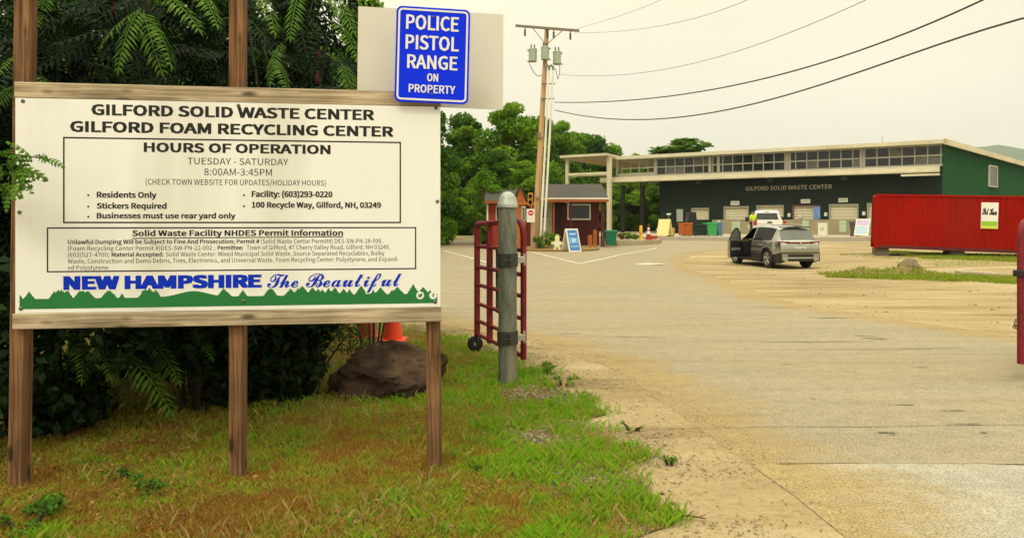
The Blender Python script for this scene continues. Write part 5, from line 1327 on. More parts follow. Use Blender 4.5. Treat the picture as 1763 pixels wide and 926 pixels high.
MB().prism([(-.45, .3), (.5, .3), (.55, 1.15), (.2, 1.2), (.15, 1.75), (-.35, 1.75), (-.45, 1.1)], lambda a, b: Vector((a, -.5, b)), lambda a, b: Vector((a, .5, b))).build('body', mat('loader_dark', (.02, .022, .02), .5, .2, 3), ld)
for sx_ in (-.45, .45): MB().cyl((sx_, -.62, .38), (sx_, -.45, .38), .38, n=16).build('wheel', _M['black_rubber'], ld)
x, y, z = on_apron(964.5, 53.2); wb = thing('white_cabinet', 'white cabinet with a pale green label against the dock wall', 'cabinet', (x, y, z), R(-33))
w, h = 9.5 / FPX * y, 11.8 * VS / FPX * y
MB().bb(-w / 2, w / 2, -.3, .3, 0, h, .03).build('body', mat('cabinet_white', (.68, .66, .54), .5, .05, 3), wb); MB().bb(-w * .28, w * .22, -.306, -.302, h * .42, h * .68).build('label_panel', mat('pale_green_label', (.40, .50, .22), .6, .1, 4), wb)
MB().bb(-w / 2 - .02, w / 2 + .02, -.32, .31, h + .003, h + .05, .01).build('lid', m_trim, wb)
x, y, z = on_apron(1003.5, 51.7)
bin_('waste_bin', 'dark grey wheeled bin between the dock and the white and lilac board', 'bin', x, y, z, .64, .7, .98, mat('bin_grey', (.06, .065, .07), .5, .15, 4), .78, mat('bin_grey_lid', (.10, .10, .10), .5, .1, 4), True)
# ------------------------------------------------------------------ shipping container
m_cred = mat('container_red', (.29, .007, .002), .7, .14, 1.2, 0, spec=.06, stretch=(1, 1, .25), dirt=(.24, .018, .012), dirt_amt=.55)
cx0 = P(1024, 182, 34.5).x; cang = R(-22.5)
zc0 = .335
cont = thing('shipping_container', 'long red corrugated shipping container with a white and green placard', 'container', (cx0, 34.5, zc0), cang)
cont.rotation_euler = (0, R(1.7), cang)
CL, CH, CW = 12.19, 2.53, 2.44
def corr(mb, length, fn, z0, z1):
    n = 44; p = length / n; pts = []
    for k in range(n):
        a = k * p; pts += [(a, 0), (a + p * .30, 0), (a + p * .5, .036), (a + p * .80, .036)]
    pts.append((length, 0)); V = [fn(a, o, z0) for a, o in pts] + [fn(a, o, z1) for a, o in pts]; m_ = len(pts)
    mb.add(V, [(k, k + 1, m_ + k + 1, m_ + k) for k in range(m_ - 1)])
mb = MB(); corr(mb, CL - .24, lambda a, o, z: Vector((.12 + a, .03 + o, z)), .17, CH - .1); corr(mb, CL - .24, lambda a, o, z: Vector((.12 + a, CW - .03 - o, z)), .17, CH - .1)
mb.build('side_wall', m_cred, cont)
mb = MB(); corr(mb, CW - .24, lambda a, o, z: Vector((.03 + o, .12 + a, z)), .17, CH - .1); mb.build('end_wall', m_cred, cont)
MB().bb(CL - .08, CL - .03, .12, CW - .12, .17, CH - .1).build('end_doors', m_cred, cont)
MB().bb(.05, CL - .05, .05, CW - .05, CH - .06, CH - .02).build('roof', mat('container_roof', (.45, .25, .20), .6, .1, 2), cont)
for x_ in (.06, CL - .06):
    for y_ in (.06, CW - .06): MB().bb(x_ - .06, x_ + .06, y_ - .06, y_ + .06, .12, CH - .12).build('corner_post', m_cred, cont)
for y_ in (.045, CW - .045):
    MB().bb(.121, CL - .121, y_ - .045, y_ + .045, CH - .1, CH - .002, .01).build('top_rail', m_cred, cont); MB().bb(.121, CL - .121, y_ - .045, y_ + .045, .02, .165, .01).build('bottom_rail', mat('container_dark_red', (.10, .012, .012), .6, .2, 3), cont)
mb = MB()
for x_ in (.09, CL - .09):
    for y_ in (.08, CW - .08):
        for z_ in (.06, CH - .06): MB().bb(x_ - .09, x_ + .09, y_ - .085, y_ + .085, z_ - .06, z_ + .06, .012).build('corner_casting', m_cred, cont)
cM = Matrix.Translation(cont.location) @ Matrix.Rotation(cang, 4, 'Z') @ Matrix.Rotation(R(1.7), 4, 'Y'); cI = cM.inverted(); cn_ = cM.to_3x3() @ Vector((0, 1, 0))
def cpan(u, v):
    d = Vector(((u - 600) / FPX, 1, -(v - VH) * VS / FPX)); o = Vector((0, 0, EYE)); w = cI @ (o + d * ((Vector(cont.location) - o).dot(cn_) / d.dot(cn_))); return w.x, w.z
(xa, za), (xb, zb) = cpan(1149.2, 214.9), cpan(1170.3, 190.6); hh_ = zb - za
pl = MB().bb(xa, xb, -.012, .02, za, zb).build('placard', mat('placard_white', (.78, .77, .72), .5, .04, 3), cont)
MB().bb(xa + .02, xb - .02, -.016, -.0125, za + hh_ * .11, za + hh_ * .28).build('green_band', mat('placard_green', (.25, .52, .02), .5, .08, 3), pl)
MB().bb(xa + .02, xb - .02, -.016, -.0125, za + .01, za + hh_ * .10).build('yellow_band', mat('placard_yellow', (.62, .62, .04), .5, .08, 3), pl)
mb = MB(); SC2 = "\U0001D4DF\U0001D4F8\U0001D4FD \U0001D4DA\U0001D4EA\U0001D4F7"
put_text(mb, SC2, lambda x, z: Vector((x, -.014, z)), xa + .04, xb - .05, za + hh_ * .52, 0, .04, 0, 2, hh_ * .27); mb.build('script_lettering', INK, pl)
for k, x_ in enumerate((.35, 3.4, 6.6)):
    wxy = cM @ Vector((x_, .3, 0)); zg = gz(wxy.x, wxy.y) - .03; h_ = wxy.z - zg - .004
    t = MB().bb(-.3, .3, -.15, 1.9, -h_ / 2, h_ / 2, .01).build('timber_block', mat('grey_timber', (.14, .11, .08), .9, .25, 5), None); t.location = (wxy.x, wxy.y, zg + h_ / 2); t.rotation_euler = (0, 0, cang)
    tag(t, ('tall timber block under the left end of the red container', 'timber block under the red container left of its placard', 'thin timber block under the red container right of its placard')[k], 'block', 'timber blocks under the container')

# ------------------------------------------------------------------ vehicles
m_car = mat('grey_green_paint', (.36, .36, .31), .2, .05, 2, 0, metal=.85, spec=.5, coat=1.0)
m_glass = mat('tinted_glass', (.010, .011, .012), .1, .3, 1, spec=.10)
m_plast = mat('black_plastic', (.022, .022, .021), .6, .15, 8)
m_silv = mat('silver_trim', (.42, .41, .36), .4, .06, 6, metal=.5)
m_rub = _M['black_rubber']
m_tail = mat('tail_red', (.16, .006, .008), .2, .15, 8, spec=.5)
def loft(stations, omit=lambda i, j: False):
    """stations: lists of (x,y,z) half sections, mirrored; returns MB-ready pieces"""
    n = len(stations[0]); V = []; F = {}
    for st in stations:
        for p in st: V.append(Vector(p))
        for p in st: V.append(Vector((p[0], -p[1], p[2])))
    m = 2 * n
    for i in range(len(stations) - 1):
        for j in range(n - 1):
            for side in (0, 1):
                a = i * m + side * n + j; F[(i, j, side)] = (a, a + 1, a + m + 1, a + m) if side == 0 else (a + 1, a, a + m, a + m + 1)
    return V, F
def pick(V, F, keys, push=0.0):
    mb = MB(); ids = {}; 
    for k in keys:
        f = F[k]; mb.add([V[i] for i in f], [tuple(range(len(f)))])
    # merge shared corners
    out = MB(); mp = {}
    for f in mb.f:
        g = []
        for i in f:
            c = tuple(round(q, 5) for q in mb.v[i])
            if c not in mp: mp[c] = len(out.v); out.v.append(mb.v[i])
            if mp[c] not in g: g.append(mp[c])
        if len(g) > 2: out.f.append(tuple(g))
    return out
def wheel(parent, x, y, r, w, spokes, rimc, sgn):
    Mx = Matrix.Rotation(R(90), 3, 'X')
    ty = MB().lathe([(r * .62, -w / 2), (r * .9, -w / 2), (r * .985, -w * .36), (r, 0), (r * .985, w * .36), (r * .9, w / 2), (r * .62, w / 2), (r * .60, 0)], (x, y, r), 32, Mx, False).build('wheel', m_rub, parent, True, 45)
    mb = MB(); yo = y + sgn * w * .42
    mb.lathe([(r * .60, -.02), (r * .64, -.02), (r * .64, .02), (r * .60, .02), (r * .60, -.02)], (x, yo, r), 28, Mx, False); mb.lathe([(0, -.025), (r * .14, -.025), (r * .14, .02), (0, .02)], (x, yo, r), 14, Mx)
    for k in range(spokes):
        a = 2 * math.pi * k / spokes + .3
        for da in (-.12, .12):
            d1 = Vector((math.cos(a + da), 0, math.sin(a + da))); d0 = Vector((math.cos(a), 0, math.sin(a)))
            mb.cyl(Vector((x, yo, r)) + d0 * r * .12, Vector((x, yo, r)) + d1 * r * .61, .022, .028, 5)
    mb.build('rim', rimc, ty, True)
    MB().lathe([(0, -.03), (r * .58, -.03), (r * .58, .03), (0, .03)], (x, y + sgn * w * .12, r), 20, Mx).build('brake_disc', m_plast, ty)
# --- the grey suv with its front door open
sx_c, sy_c = P(902.8, 240, 30.4).x, 30.4
suv = thing('suv', 'grey-green suv parked on the dirt with its front door standing open', 'car', (sx_c, sy_c, gz(sx_c, sy_c) + .0), R(90 + 9.5))
suv.scale = (1.0, .97, 1.03)
WX, WR = (1.36, -1.33), .36
def suv_station(x):
    ax_ = abs(x)
    pf = 1 - .16 * max(0, (ax_ - 1.55) / .72) ** 2 * (1.35 if x > 0 else .8)
    top = np.interp(x, [-2.27, -2.24, -2.19, -2.10, -1.80, -1.62, -1.2, -.5, .1, .30, .95, 1.1, 1.9, 2.15, 2.25], [.78, .96, 1.02, 1.08, 1.53, 1.585, 1.625, 1.645, 1.62, 1.58, 1.08, 1.03, .96, .86, .72])
    zb = .24 if ax_ < 1.9 else .24 + .10 * (ax_ - 1.9) / .37
    zb_e = zb
    for wx in WX:
        dx = abs(x - wx)
        if dx < WR + .07: zb_e = max(zb_e, WR + math.sqrt((WR + .07) ** 2 - dx * dx) - .02)
    belt = np.interp(x, [-2.27, -2.0, -1.2, 0, 1.0, 2.0, 2.25], [1.00, 1.08, 1.05, 1.02, .99, .90, .72])
    belt = min(belt, top - .03)
    green = max(0, min(1, (top - belt - .05) / .45))
    yr = .80 - .17 * green
    sh = .92
    return [(x, .70 * pf, zb_e - .04), (x, .90 * pf, zb_e), (x, .925 * pf, max(zb_e + .02, zb + .30)), (x, .93 * pf, max(zb_e + .04, min(belt - .18, .74))), (x, .915 * pf, max(zb_e + .06, belt - .10)), (x, .865 * pf, belt),
            (x, yr * pf, top - .03 - .06 * green), (x, (yr - .20) * pf, top - .01 - .012 * green), (x, 0, top)]
xs_ = sorted(set([-2.27, -2.25, -2.22, -2.19, -2.10, -1.95, -1.80, -1.74, -1.62, -1.2, -1.05, -.62, -.5, -.14, -.08, .1, .30, .62, .93, .97, 1.1, 1.9, 2.02, 2.15, 2.22, 2.25] + [wx + o for wx in WX for o in (-.43, -.41, -.37, -.30, -.2, -.1, 0, .1, .2, .30, .37, .41, .43)]))
ST = [suv_station(x) for x in xs_]
V, F_ = loft(ST)
mid = lambda i: (xs_[i] + xs_[i + 1]) / 2
side_glass = []; rear_glass = []; wind = []; hole = []; clad = []; body = []
for (i, j, sd), f in F_.items():
    xm = mid(i)
    if sd == 0 and -.08 < xm < .93 and 1 <= j <= 5 and not (j == 5 and xm > .80): hole.append((i, j, sd))
    elif j == 5 and (-1.62 < xm < -.14 or (-.08 < xm < .80)) and not (-.66 < xm < -.62): side_glass.append((i, j, sd))
    elif j in (6, 7) and -2.10 < xm < -1.80: rear_glass.append((i, j, sd))
    elif j in (6, 7) and .30 < xm < .97: wind.append((i, j, sd))
    elif j <= 1 or (xm < -2.0 and j == 2 and False): clad.append((i, j, sd))
    else: body.append((i, j, sd))
mb = pick(V, F_, body)
for st, rev in ((ST[0], 0), (ST[-1], 1)):
    pts = [Vector(p) for p in st] + [Vector((p[0], -p[1], p[2])) for p in reversed(st[:-1])]
    mb.add(pts, [tuple(range(len(pts)))])
mb.build('body', m_car, suv, True, 28)
pick(V, F_, clad).build('lower_cladding', m_plast, suv, True, 30)
pick(V, F_, [k for k in side_glass if k[2] == 0]).build('side_window', m_glass, suv, True); pick(V, F_, [k for k in side_glass if k[2] == 1]).build('side_window', m_glass, suv, True)
pick(V, F_, rear_glass).build('rear_window', mat('grey_rear_glass', (.10, .11, .10), .08, .2, 1, spec=.6), suv, True); pick(V, F_, wind).build('windshield', m_glass, suv, True)
# interior and seats seen through the open door
m_int = mat('dark_interior', (.012, .012, .014), .8, .3, 6)
mb = MB(); mb.bb(-1.6, 1.2, -.78, .70, .30, .40); mb.bb(.75, 1.15, -.78, .78, .40, .95, .05); mb.bb(-.10, .95, -.80, -.76, .4, 1.0); mb.build('cabin_floor', m_int, suv)
for y_ in (.36, -.36):
    q = MB(); q.bb(-.05, .45, y_ - .25, y_ + .25, .42, .62, .06); q.box((-.18, y_, .95), (.16, .5, .7), Matrix.Rotation(R(-14), 3, 'Y'), .06); q.box((-.28, y_, 1.38), (.1, .26, .2), Matrix.Rotation(R(-14), 3, 'Y'), .04); q.build('seat', m_int, suv)
mb = MB(); mb.tube([Vector((.62, .36 + .18 * math.cos(a), .98 + .17 * math.sin(a))) for a in np.linspace(0, 6.283, 17)], .016, 6); mb.build('steering_wheel', m_int, suv)
# tail: light bar, plate, bumper, spoiler, exhaust trim
def tailbox(name, y0, y1, z0, z1, m, xo=-2.235, out=.03, curve=.10, n=10, parent=None):
    V = []; k_ = n + 1
    for q in range(k_):
        y = y0 + (y1 - y0) * q / n; x = xo - out + curve * (abs(y) / .92) ** 3
        V += [(x, y, z0), (x, y, z1), (x + out + .05, y, z1), (x + out + .05, y, z0)]
    Fq = []
    for q in range(n):
        a, b = q * 4, q * 4 + 4
        for e in range(4): Fq.append((a + e, b + e, b + (e + 1) % 4, a + (e + 1) % 4))
    Fq += [(0, 1, 2, 3), (n * 4 + 3, n * 4 + 2, n * 4 + 1, n * 4)]
    return MB().add(V, Fq).build(name, m, parent or suv, True, 40)
tailbox('light_bar', -.86, .86, .955, 1.015, m_tail, -2.235, .012, .12); 
for sg_ in (-1, 1): tailbox('tail_light', sg_ * .45, sg_ * .87, .93, 1.03, m_tail, -2.235, .02, .12)
tailbox('number_plate', -.26, .26, .72, .85, mat('plate_pale', (.50, .56, .46), .4, .08, 6), -2.262, .008, .0)
tailbox('plate_recess', -.32, .32, .70, .87, m_car, -2.26, .002, .0) if False else None
tailbox('rear_bumper', -.90, .90, .30, .56, m_plast, -2.25, .055, .16)
tailbox('skid_trim', -.66, .66, .40, .45, m_silv, -2.25, .075, .10)
for sg_ in (-1, 1): tailbox('skid_end', sg_ * .56, sg_ * .76, .33, .42, m_silv, -2.25, .07, .11)
for sg_ in (-1, 1): tailbox('bumper_reflector', sg_ * .68, sg_ * .86, .60, .635, m_silv, -2.25, .03, .15)
tailbox('spoiler', -.62, .62, 1.535, 1.575, m_plast, -1.80, .10, .06)
MB().lathe([(.05, 0), (.05, .006), (0, .008)], (-2.262, 0, .985 - .0), 16, Matrix.Rotation(R(-90), 3, 'Y')).build('round_emblem', m_silv, suv)
for sg_ in (-1, 1): MB().tube([(-1.5, sg_ * .56, 1.615), (-1.2, sg_ * .575, 1.665), (0, sg_ * .57, 1.67), (.2, sg_ * .56, 1.62)], .016, 6).build('roof_rail', m_silv, suv)
for wx in WX:
    for sg_ in (-1, 1):
        wheel(suv, wx, sg_ * .80, WR, .235, 5, m_silv, sg_)
        arch = [(wx + (WR + .065) * math.cos(a), sg_ * .928, WR + (WR + .065) * math.sin(a)) for a in np.linspace(-.12, math.pi + .12, 18)]
        MB().tube(arch, .035, 6).build('wheel_arch', m_plast, suv, True)
MB().bb(-.9, .92, .90, .935, .25, .36, .02).build('sill', m_plast, suv); MB().bb(-.9, .92, -.935, -.90, .25, .36, .02).build('sill', m_plast, suv)
MB().bb(-1.0, -.74, .92, .945, .86, .89, .01).build('door_handle', m_silv, suv)
MB().bb(-1.62, -.14, .885, .905, 1.025, 1.04).build('window_trim', m_silv, suv)
MB().box((.82, -.99, 1.06), (.12, .2, .14), None, .03).build('wing_mirror', m_car, suv)
# the open door
dr = MB(); dM = Matrix.Translation((.95, .915, 0)) @ Matrix.Rotation(R(-54), 4, 'Z')      # hinge at its front edge
q = MB(); q.prism([(-1.02, .34), (-.04, .34), (.0, .55), (.0, .98), (-1.02, 1.01)], lambda a, b: Vector((a, -.09, b)), lambda a, b: Vector((a, .02, b)))
door = q.build('front_door', m_car, suv); door.matrix_local = dM
q = MB(); q.prism([(-.98, .38), (-.08, .38), (-.05, .55), (-.05, .95), (-.98, .98)], lambda a, b: Vector((a, -.12, b)), lambda a, b: Vector((a, -.0903, b))); q.build('door_lining', m_int, door)
q = MB(); fr_ = [(-1.0, -.04, 1.0), (-.98, -.16, 1.30), (-.86, -.24, 1.49), (-.62, -.24, 1.50), (-.25, -.16, 1.28), (-.02, -.05, .99)]; q.tube(fr_, .028, 6); q.build('window_frame', m_plast, door)
q = MB(); q.bb(-.95, -.12, -.125, -.1203, .62, .72, .01); q.build('armrest', m_silv, door)
q = MB(); q.box((-.12, .14, 1.05), (.13, .22, .15), None, .03); q.build('wing_mirror', m_plast, door)
q = MB(); q.add([Vector(p) for p in fr_], [tuple(range(6))]); q.build('door_glass', mat('clear_glass', (.25, .27, .25), .05, .1, 1, spec=.6), door)
# --- the white pickup
ty_ = 48.6; tx_ = P(902, 210, ty_).x
tz = max(gz(tx_, ty_), .37)
trk = thing('pickup_truck', 'white pickup truck seen from behind, parked in front of the dock', 'pickup', (tx_, ty_, tz), R(90 - 14))
m_wht = mat('white_paint', (.80, .79, .74), .3, .03, 2, spec=.5, coat=.6)
def trk_station(x, top, yr, belt):
    return [(x, .80, .52), (x, .97, .56), (x, 1.0, .80), (x, 1.0, min(belt, 1.1)), (x, .97, belt), (x, yr, top - .05), (x, yr - .12, top), (x, 0, top + .015)]
txs = [(0.0, 1.34, .95, 1.30), (1.95, 1.34, .95, 1.30)]
q = MB(); V2, F2 = loft([trk_station(*t) for t in txs]); b_ = pick(V2, F2, [k for k in F2 if k[1] < 4])
b_.build('bed', m_wht, trk, True, 30)
q = MB(); q.bb(-.03, .05, -.80, .80, .70, 1.33, .02); tg = q.build('tailgate', m_wht, trk)
q = MB(); q.bb(-.05, -.028, -.15, .15, 1.12, 1.22, .008); q.build('handle', m_plast, tg)
q = MB(); q.bb(.06, 1.93, -.90, .90, .80, .86); q.build('bed_floor', m_plast, trk)
for sg_ in (-1, 1):
    MB().bb(-.05, .06, sg_ * .82, sg_ * 1.0, .98, 1.28, .02).build('tail_light', mat('truck_tail', (.42, .015, .012), .25, .15, 8, spec=.5), trk)
    MB().bb(.0, .06, sg_ * .82, sg_ * 1.0, .60, .975, .01).build('corner_panel', m_wht, trk)
MB().bb(-.16, .02, -.92, .92, .50, .68, .04).build('rear_bumper', m_silv, trk)
cab = [(1.96, 1.36, .93, 1.30), (2.0, 1.86, .76, 1.33), (2.15, 1.97, .74, 1.33), (3.2, 2.0, .74, 1.32), (3.6, 1.93, .75, 1.30), (4.25, 1.36, .88, 1.26), (5.6, 1.24, .84, 1.16), (5.75, .95, .80, .9)]
V2, F2 = loft([trk_station(*t) for t in cab])
gl_r = [k for k in F2 if k[0] == 0 and k[1] in (5, 6)]
gl_s = [k for k in F2 if k[0] in (2,) and k[1] == 4]; gl_w = [k for k in F2 if k[0] == 4 and k[1] in (5, 6)]
pick(V2, F2, [k for k in F2 if k not in gl_s + gl_w]).build('cab', m_wht, trk, True, 30)
pick(V2, F2, gl_s).build('side_window', m_glass, trk, True); pick(V2, F2, gl_w).build('windshield', m_glass, trk, True)
MB().prism([(-.74, 1.38), (.74, 1.38), (.64, 1.80), (-.64, 1.80)], lambda a, b: Vector((1.945 - .003 + (b - 1.38) * .085, a, b)), lambda a, b: Vector((1.99 + (b - 1.38) * .085, a, b))).build('rear_window', mat('truck_glass', (.045, .055, .045), .08, .4, 2, spec=.6), trk)
MB().bb(2.0, 2.06, -.16, .16, 1.89, 1.94, .01).build('brake_light', m_tail, trk)
for sg_ in (-1, 1):
    MB().box((3.75, sg_ * 1.18, 1.38), (.12, .26, .34), None, .04).build('wing_mirror', m_plast, trk)
    for wx in (1.0, 4.65): wheel(trk, wx, sg_ * .86, .40, .26, 6, m_silv, sg_)

# ------------------------------------------------------------------ a worker beside the pickup
def person(label, x, y, z, rz):
    t = thing('person', label, 'person', (x, y, z), rz)
    J = {'pel': (0, 0, .95, .15), 'waist': (0, 0, 1.10, .14), 'chest': (0, 0, 1.33, .165), 'neck': (0, 0, 1.49, .065), 'head0': (0, -.01, 1.58, .085), 'head1': (0, -.015, 1.68, .098), 'head2': (0, -.005, 1.75, .07),
         'shL': (.17, 0, 1.42, .075), 'elL': (.24, .02, 1.14, .05), 'wrL': (.25, -.10, .92, .036), 'haL': (.25, -.14, .83, .035), 'shR': (-.17, 0, 1.42, .075), 'elR': (-.25, .02, 1.15, .05), 'wrR': (-.23, -.12, .94, .036), 'haR': (-.22, -.16, .86, .035),
         'hipL': (.10, 0, .90, .105), 'knL': (.11, -.03, .50, .07), 'anL': (.11, .01, .09, .045), 'toL': (.12, -.15, .04, .04), 'hipR': (-.10, 0, .90, .105), 'knR': (-.12, .0, .50, .07), 'anR': (-.12, .03, .09, .045), 'toR': (-.13, -.13, .04, .04)}
    E_ = [('pel', 'waist'), ('waist', 'chest'), ('chest', 'neck'), ('neck', 'head0'), ('head0', 'head1'), ('head1', 'head2'), ('chest', 'shL'), ('shL', 'elL'), ('elL', 'wrL'), ('wrL', 'haL'), ('chest', 'shR'), ('shR', 'elR'), ('elR', 'wrR'), ('wrR', 'haR'), ('pel', 'hipL'), ('hipL', 'knL'), ('knL', 'anL'), ('anL', 'toL'), ('pel', 'hipR'), ('hipR', 'knR'), ('knR', 'anR'), ('anR', 'toR')]
    def skin(names, grow, nm, m):
        idx = {n_: k for k, n_ in enumerate(names)}; me = bpy.data.meshes.new('tmp')
        me.from_pydata([J[n_][:3] for n_ in names], [(idx[a], idx[b]) for a, b in E_ if a in idx and b in idx], [])
        o = bpy.data.objects.new('tmp', me); COL.objects.link(o); md = o.modifiers.new('s', 'SKIN'); o.modifiers.new('ss', 'SUBSURF').levels = 1
        for k, n_ in enumerate(names): me.skin_vertices[0].data[k].radius = (J[n_][3] + grow,) * 2
        me.skin_vertices[0].data[0].use_root = True
        me2 = bpy.data.meshes.new_from_object(o.evaluated_get(bpy.context.evaluated_depsgraph_get())); me2.name = nm
        bpy.data.objects.remove(o); bpy.data.meshes.remove(me); me2.materials.clear(); me2.materials.append(m); me2.polygons.foreach_set('use_smooth', [True] * len(me2.polygons))
        p = bpy.data.objects.new(nm, me2); COL.objects.link(p); p.parent = t
        return p
    skin(list(J), 0, 'body', mat('skin', (.42, .24, .15), .6, .06, 8))
    skin(['chest', 'waist', 'pel', 'shL', 'shR', 'elL', 'elR'], .02, 'vest', mat('hi_vis', (.50, .72, .02), .7, .1, 8))
    skin(['pel', 'hipL', 'knL', 'anL', 'hipR', 'knR', 'anR'], .014, 'trousers', mat('dark_cloth', (.02, .022, .03), .85, .2, 8))
    q = MB(); q.lathe([(.105, 1.69), (.112, 1.73), (.09, 1.79), (0, 1.815)], n=16); q.bb(-.075, .075, -.2, -.08, 1.70, 1.715, .005); q.build('cap', mat('dark_cap', (.02, .02, .022), .8, .2, 8), t, True)
    return t
person('person in a lime high-visibility vest and dark cap beside the white pickup', P(882.3, 210, 50.6).x, 50.6, max(.56, gz(13, 50)), R(200))

# ------------------------------------------------------------------ grass, gravel, weeds
GRASS = leafmat('grass_blades', (.36, .18, .04), (.38, .35, .045), (.21, .42, .02), .32)
def vnoise(x, y, s, seed):
    T = np.random.default_rng(int(seed * 10) + 5).random((256, 256)) * 2 - 1
    out = 0
    for k, am in ((1, .75), (2.03, .38)):
        X_, Y_ = np.asarray(x) * s * k, np.asarray(y) * s * k; i, j = np.floor(X_).astype(int), np.floor(Y_).astype(int); f, g = X_ - i, Y_ - j
        f = f * f * (3 - 2 * f); g = g * g * (3 - 2 * g); t = lambda a, b: T[a % 256, b % 256]
        out = out + am * ((t(i, j) * (1 - f) + t(i + 1, j) * f) * (1 - g) + (t(i, j + 1) * (1 - f) + t(i + 1, j + 1) * f) * g)
    return out * .8
def blades(x, y, h, w, val, r, lean=.5, off=.006):
    n = len(x); a = r.uniform(0, 2 * math.pi, n); b = r.uniform(0, 2 * math.pi, n); l = h * r.uniform(.1, 1, n) * lean
    z = zt(x, y) + off; px_, py_ = np.cos(a) * w / 2, np.sin(a) * w / 2; dx, dy = np.cos(b) * l, np.sin(b) * l
    V = np.stack([np.stack([x - px_, y - py_, z - .01], 1), np.stack([x + px_, y + py_, z - .01], 1), np.stack([x + px_ * .7 + dx * .4, y + py_ * .7 + dy * .4, z + h * .6], 1), np.stack([x + dx, y + dy, z + h], 1)], 1).reshape(-1, 3)
    return V, np.arange(4 * n).reshape(-1, 4), np.repeat(np.clip(val, 0, 1), 4)
r9 = np.random.default_rng(31)
N = 560000
y = 2.9 + 9.6 * r9.random(N) ** 1.5; x = r9.uniform(-.78, .22, N) * (y + .6)
ge = g_edge(y)
keep = (x < ge + .10) & (x > -9); x, y, ge = x[keep], y[keep], ge[keep]
n1 = vnoise(x, y, 1.3, 3.0); n2 = vnoise(x, y, 4.5, 8.0); n3 = vnoise(x, y, .7, 15.0); n4 = vnoise(x, y, 9.0, 21.0)
ed = ge - x                                             # distance to the gravel
bare = (n2 * .7 + n1 * .45 + n4 * .4)
dens = np.clip(1.05 - ss(.10, .34, bare) * .9, 0.05, 1) * ss(-.12, .35, ed + n2 * .32 + n1 * .15)
shade = ss(5.2, 6.2, y + x * .12) * ss(-.9, -1.5, x)      # thin grass under the thicket
dens = dens * (1 - .72 * shade)
patches = np.exp(-(((x - .25) / .35) ** 2 + ((y - 6.55) / .35) ** 2)) + np.exp(-(((x - .18) / .28) ** 2 + ((y - 5.25) / .30) ** 2)) + .8 * np.exp(-(((x - .42) / .3) ** 2 + ((y - 4.35) / .28) ** 2))
dens *= np.clip(1 - patches * 1.1, .03, 1)
keep = r9.random(len(x)) < dens; x, y, ed, n1, n2, n3, n4 = (q[keep] for q in (x, y, ed, n1, n2, n3, n4))
n5 = vnoise(x, y, 15.0, 33.0)
green = .42 + .42 * n1 + .36 * n3 + .42 * n2 + .42 * n4 + .30 * n5 + .22 * ss(-.9, .2, x) + .18 * ss(1.2, .2, ed) + .15 * ss(4.4, 5.5, y)
val = green + .07 + r9.normal(0, .24, len(x))
h = (.016 + .030 * r9.random(len(x)) ** 1.6) * (1 + .5 * np.clip(n2, -.4, 1)) * (1 + .6 * (green > .75))
V, F, vv = blades(x, y, h, r9.uniform(.0026, .0056, len(x)), val, r9, 1.1)
stuff(arr_mesh('grass', V, F, GRASS, None, vv), 'rough grass verge, green near the gate post and rusty brown under the board', 'grass')
# long dry stems standing above it
N = 5200; y = 3.1 + 6.5 * r9.random(N) ** 1.4; x = r9.uniform(-.75, .2, N) * y; k = (x < g_edge(y) + .02) & (vnoise(x, y, 2.1, 77.0) > .02); x, y = x[k], y[k]
V, F, vv = blades(x, y, r9.uniform(.04, .11, len(x)), r9.uniform(.0012, .0022, len(x)), r9.normal(.35, .3, len(x)), r9, 1.0)
stuff(arr_mesh('grass_stems', V, F, leafmat('dry_stems', (.34, .20, .07), (.42, .34, .12), (.22, .32, .05), .2), None, vv), 'long thin dry grass stems standing in the verge', 'grass')
# fallen leaves and thatch
N = 9000; y = 3.1 + 6 * r9.random(N) ** 1.3; x = r9.uniform(-.75, .12, N) * y; k = (x < g_edge(y) - .1) & (vnoise(x, y, 1.6, 40.0) > -.05); x, y = x[k], y[k]
Nn = unit(len(x), r9) * .5 + [0, 0, 1]; Nn /= np.linalg.norm(Nn, axis=1, keepdims=True)
V, F = leaf_quads(np.stack([x, y, zt(x, y) + .018 + .02 * r9.random(len(x))], 1), Nn, r9.uniform(.008, .024, len(x)), .5, r9)
stuff(arr_mesh('dry_leaves', V, F, leafmat('dry_leaf', (.10, .045, .018), (.22, .10, .03), (.32, .20, .09), .1), None, np.repeat(r9.random(len(x)), 4)), 'dry brown leaves scattered in the grass', 'leaves')
# gravel and stones along the road edge
def stones(n, x, y, size, m, name, label):
    O = np.array([[1, 0, 0], [0, 1, 0], [-1, 0, 0], [0, -1, 0], [.2, .1, 1], [0, 0, -1], ], float); T = np.array([[0, 1, 4], [1, 2, 4], [2, 3, 4], [3, 0, 4], [1, 0, 5], [2, 1, 5], [3, 2, 5], [0, 3, 5]])
    k = len(x); S = size[:, None, None] * r9.uniform(.6, 1.3, (k, 6, 1)); a = r9.uniform(0, 6.28, k); c, s_ = np.cos(a), np.sin(a)
    W = O[None] * S * np.array([1, .75, .55]); X_ = W[:, :, 0] * c[:, None] - W[:, :, 1] * s_[:, None]; Y_ = W[:, :, 0] * s_[:, None] + W[:, :, 1] * c[:, None]
    V = np.stack([X_ + x[:, None], Y_ + y[:, None], W[:, :, 2] + (zt(x, y) + .008)[:, None]], -1).reshape(-1, 3)
    F = (T[None] + 6 * np.arange(k)[:, None, None]).reshape(-1, 3)
    return stuff(arr_mesh(name, V, F, m, None, np.repeat(r9.random(k), 6)), label, 'gravel')
STONE = leafmat('stone_mix', (.22, .155, .085), (.34, .265, .155), (.47, .41, .30), 0)
N = 46000; y = 3.0 + 8 * r9.random(N) ** 1.4; ge = g_edge(y); re = xat(L_EDGE, y); t = r9.beta(1.1, 2.6, N); x = ge - .35 + (re - ge + .5) * t
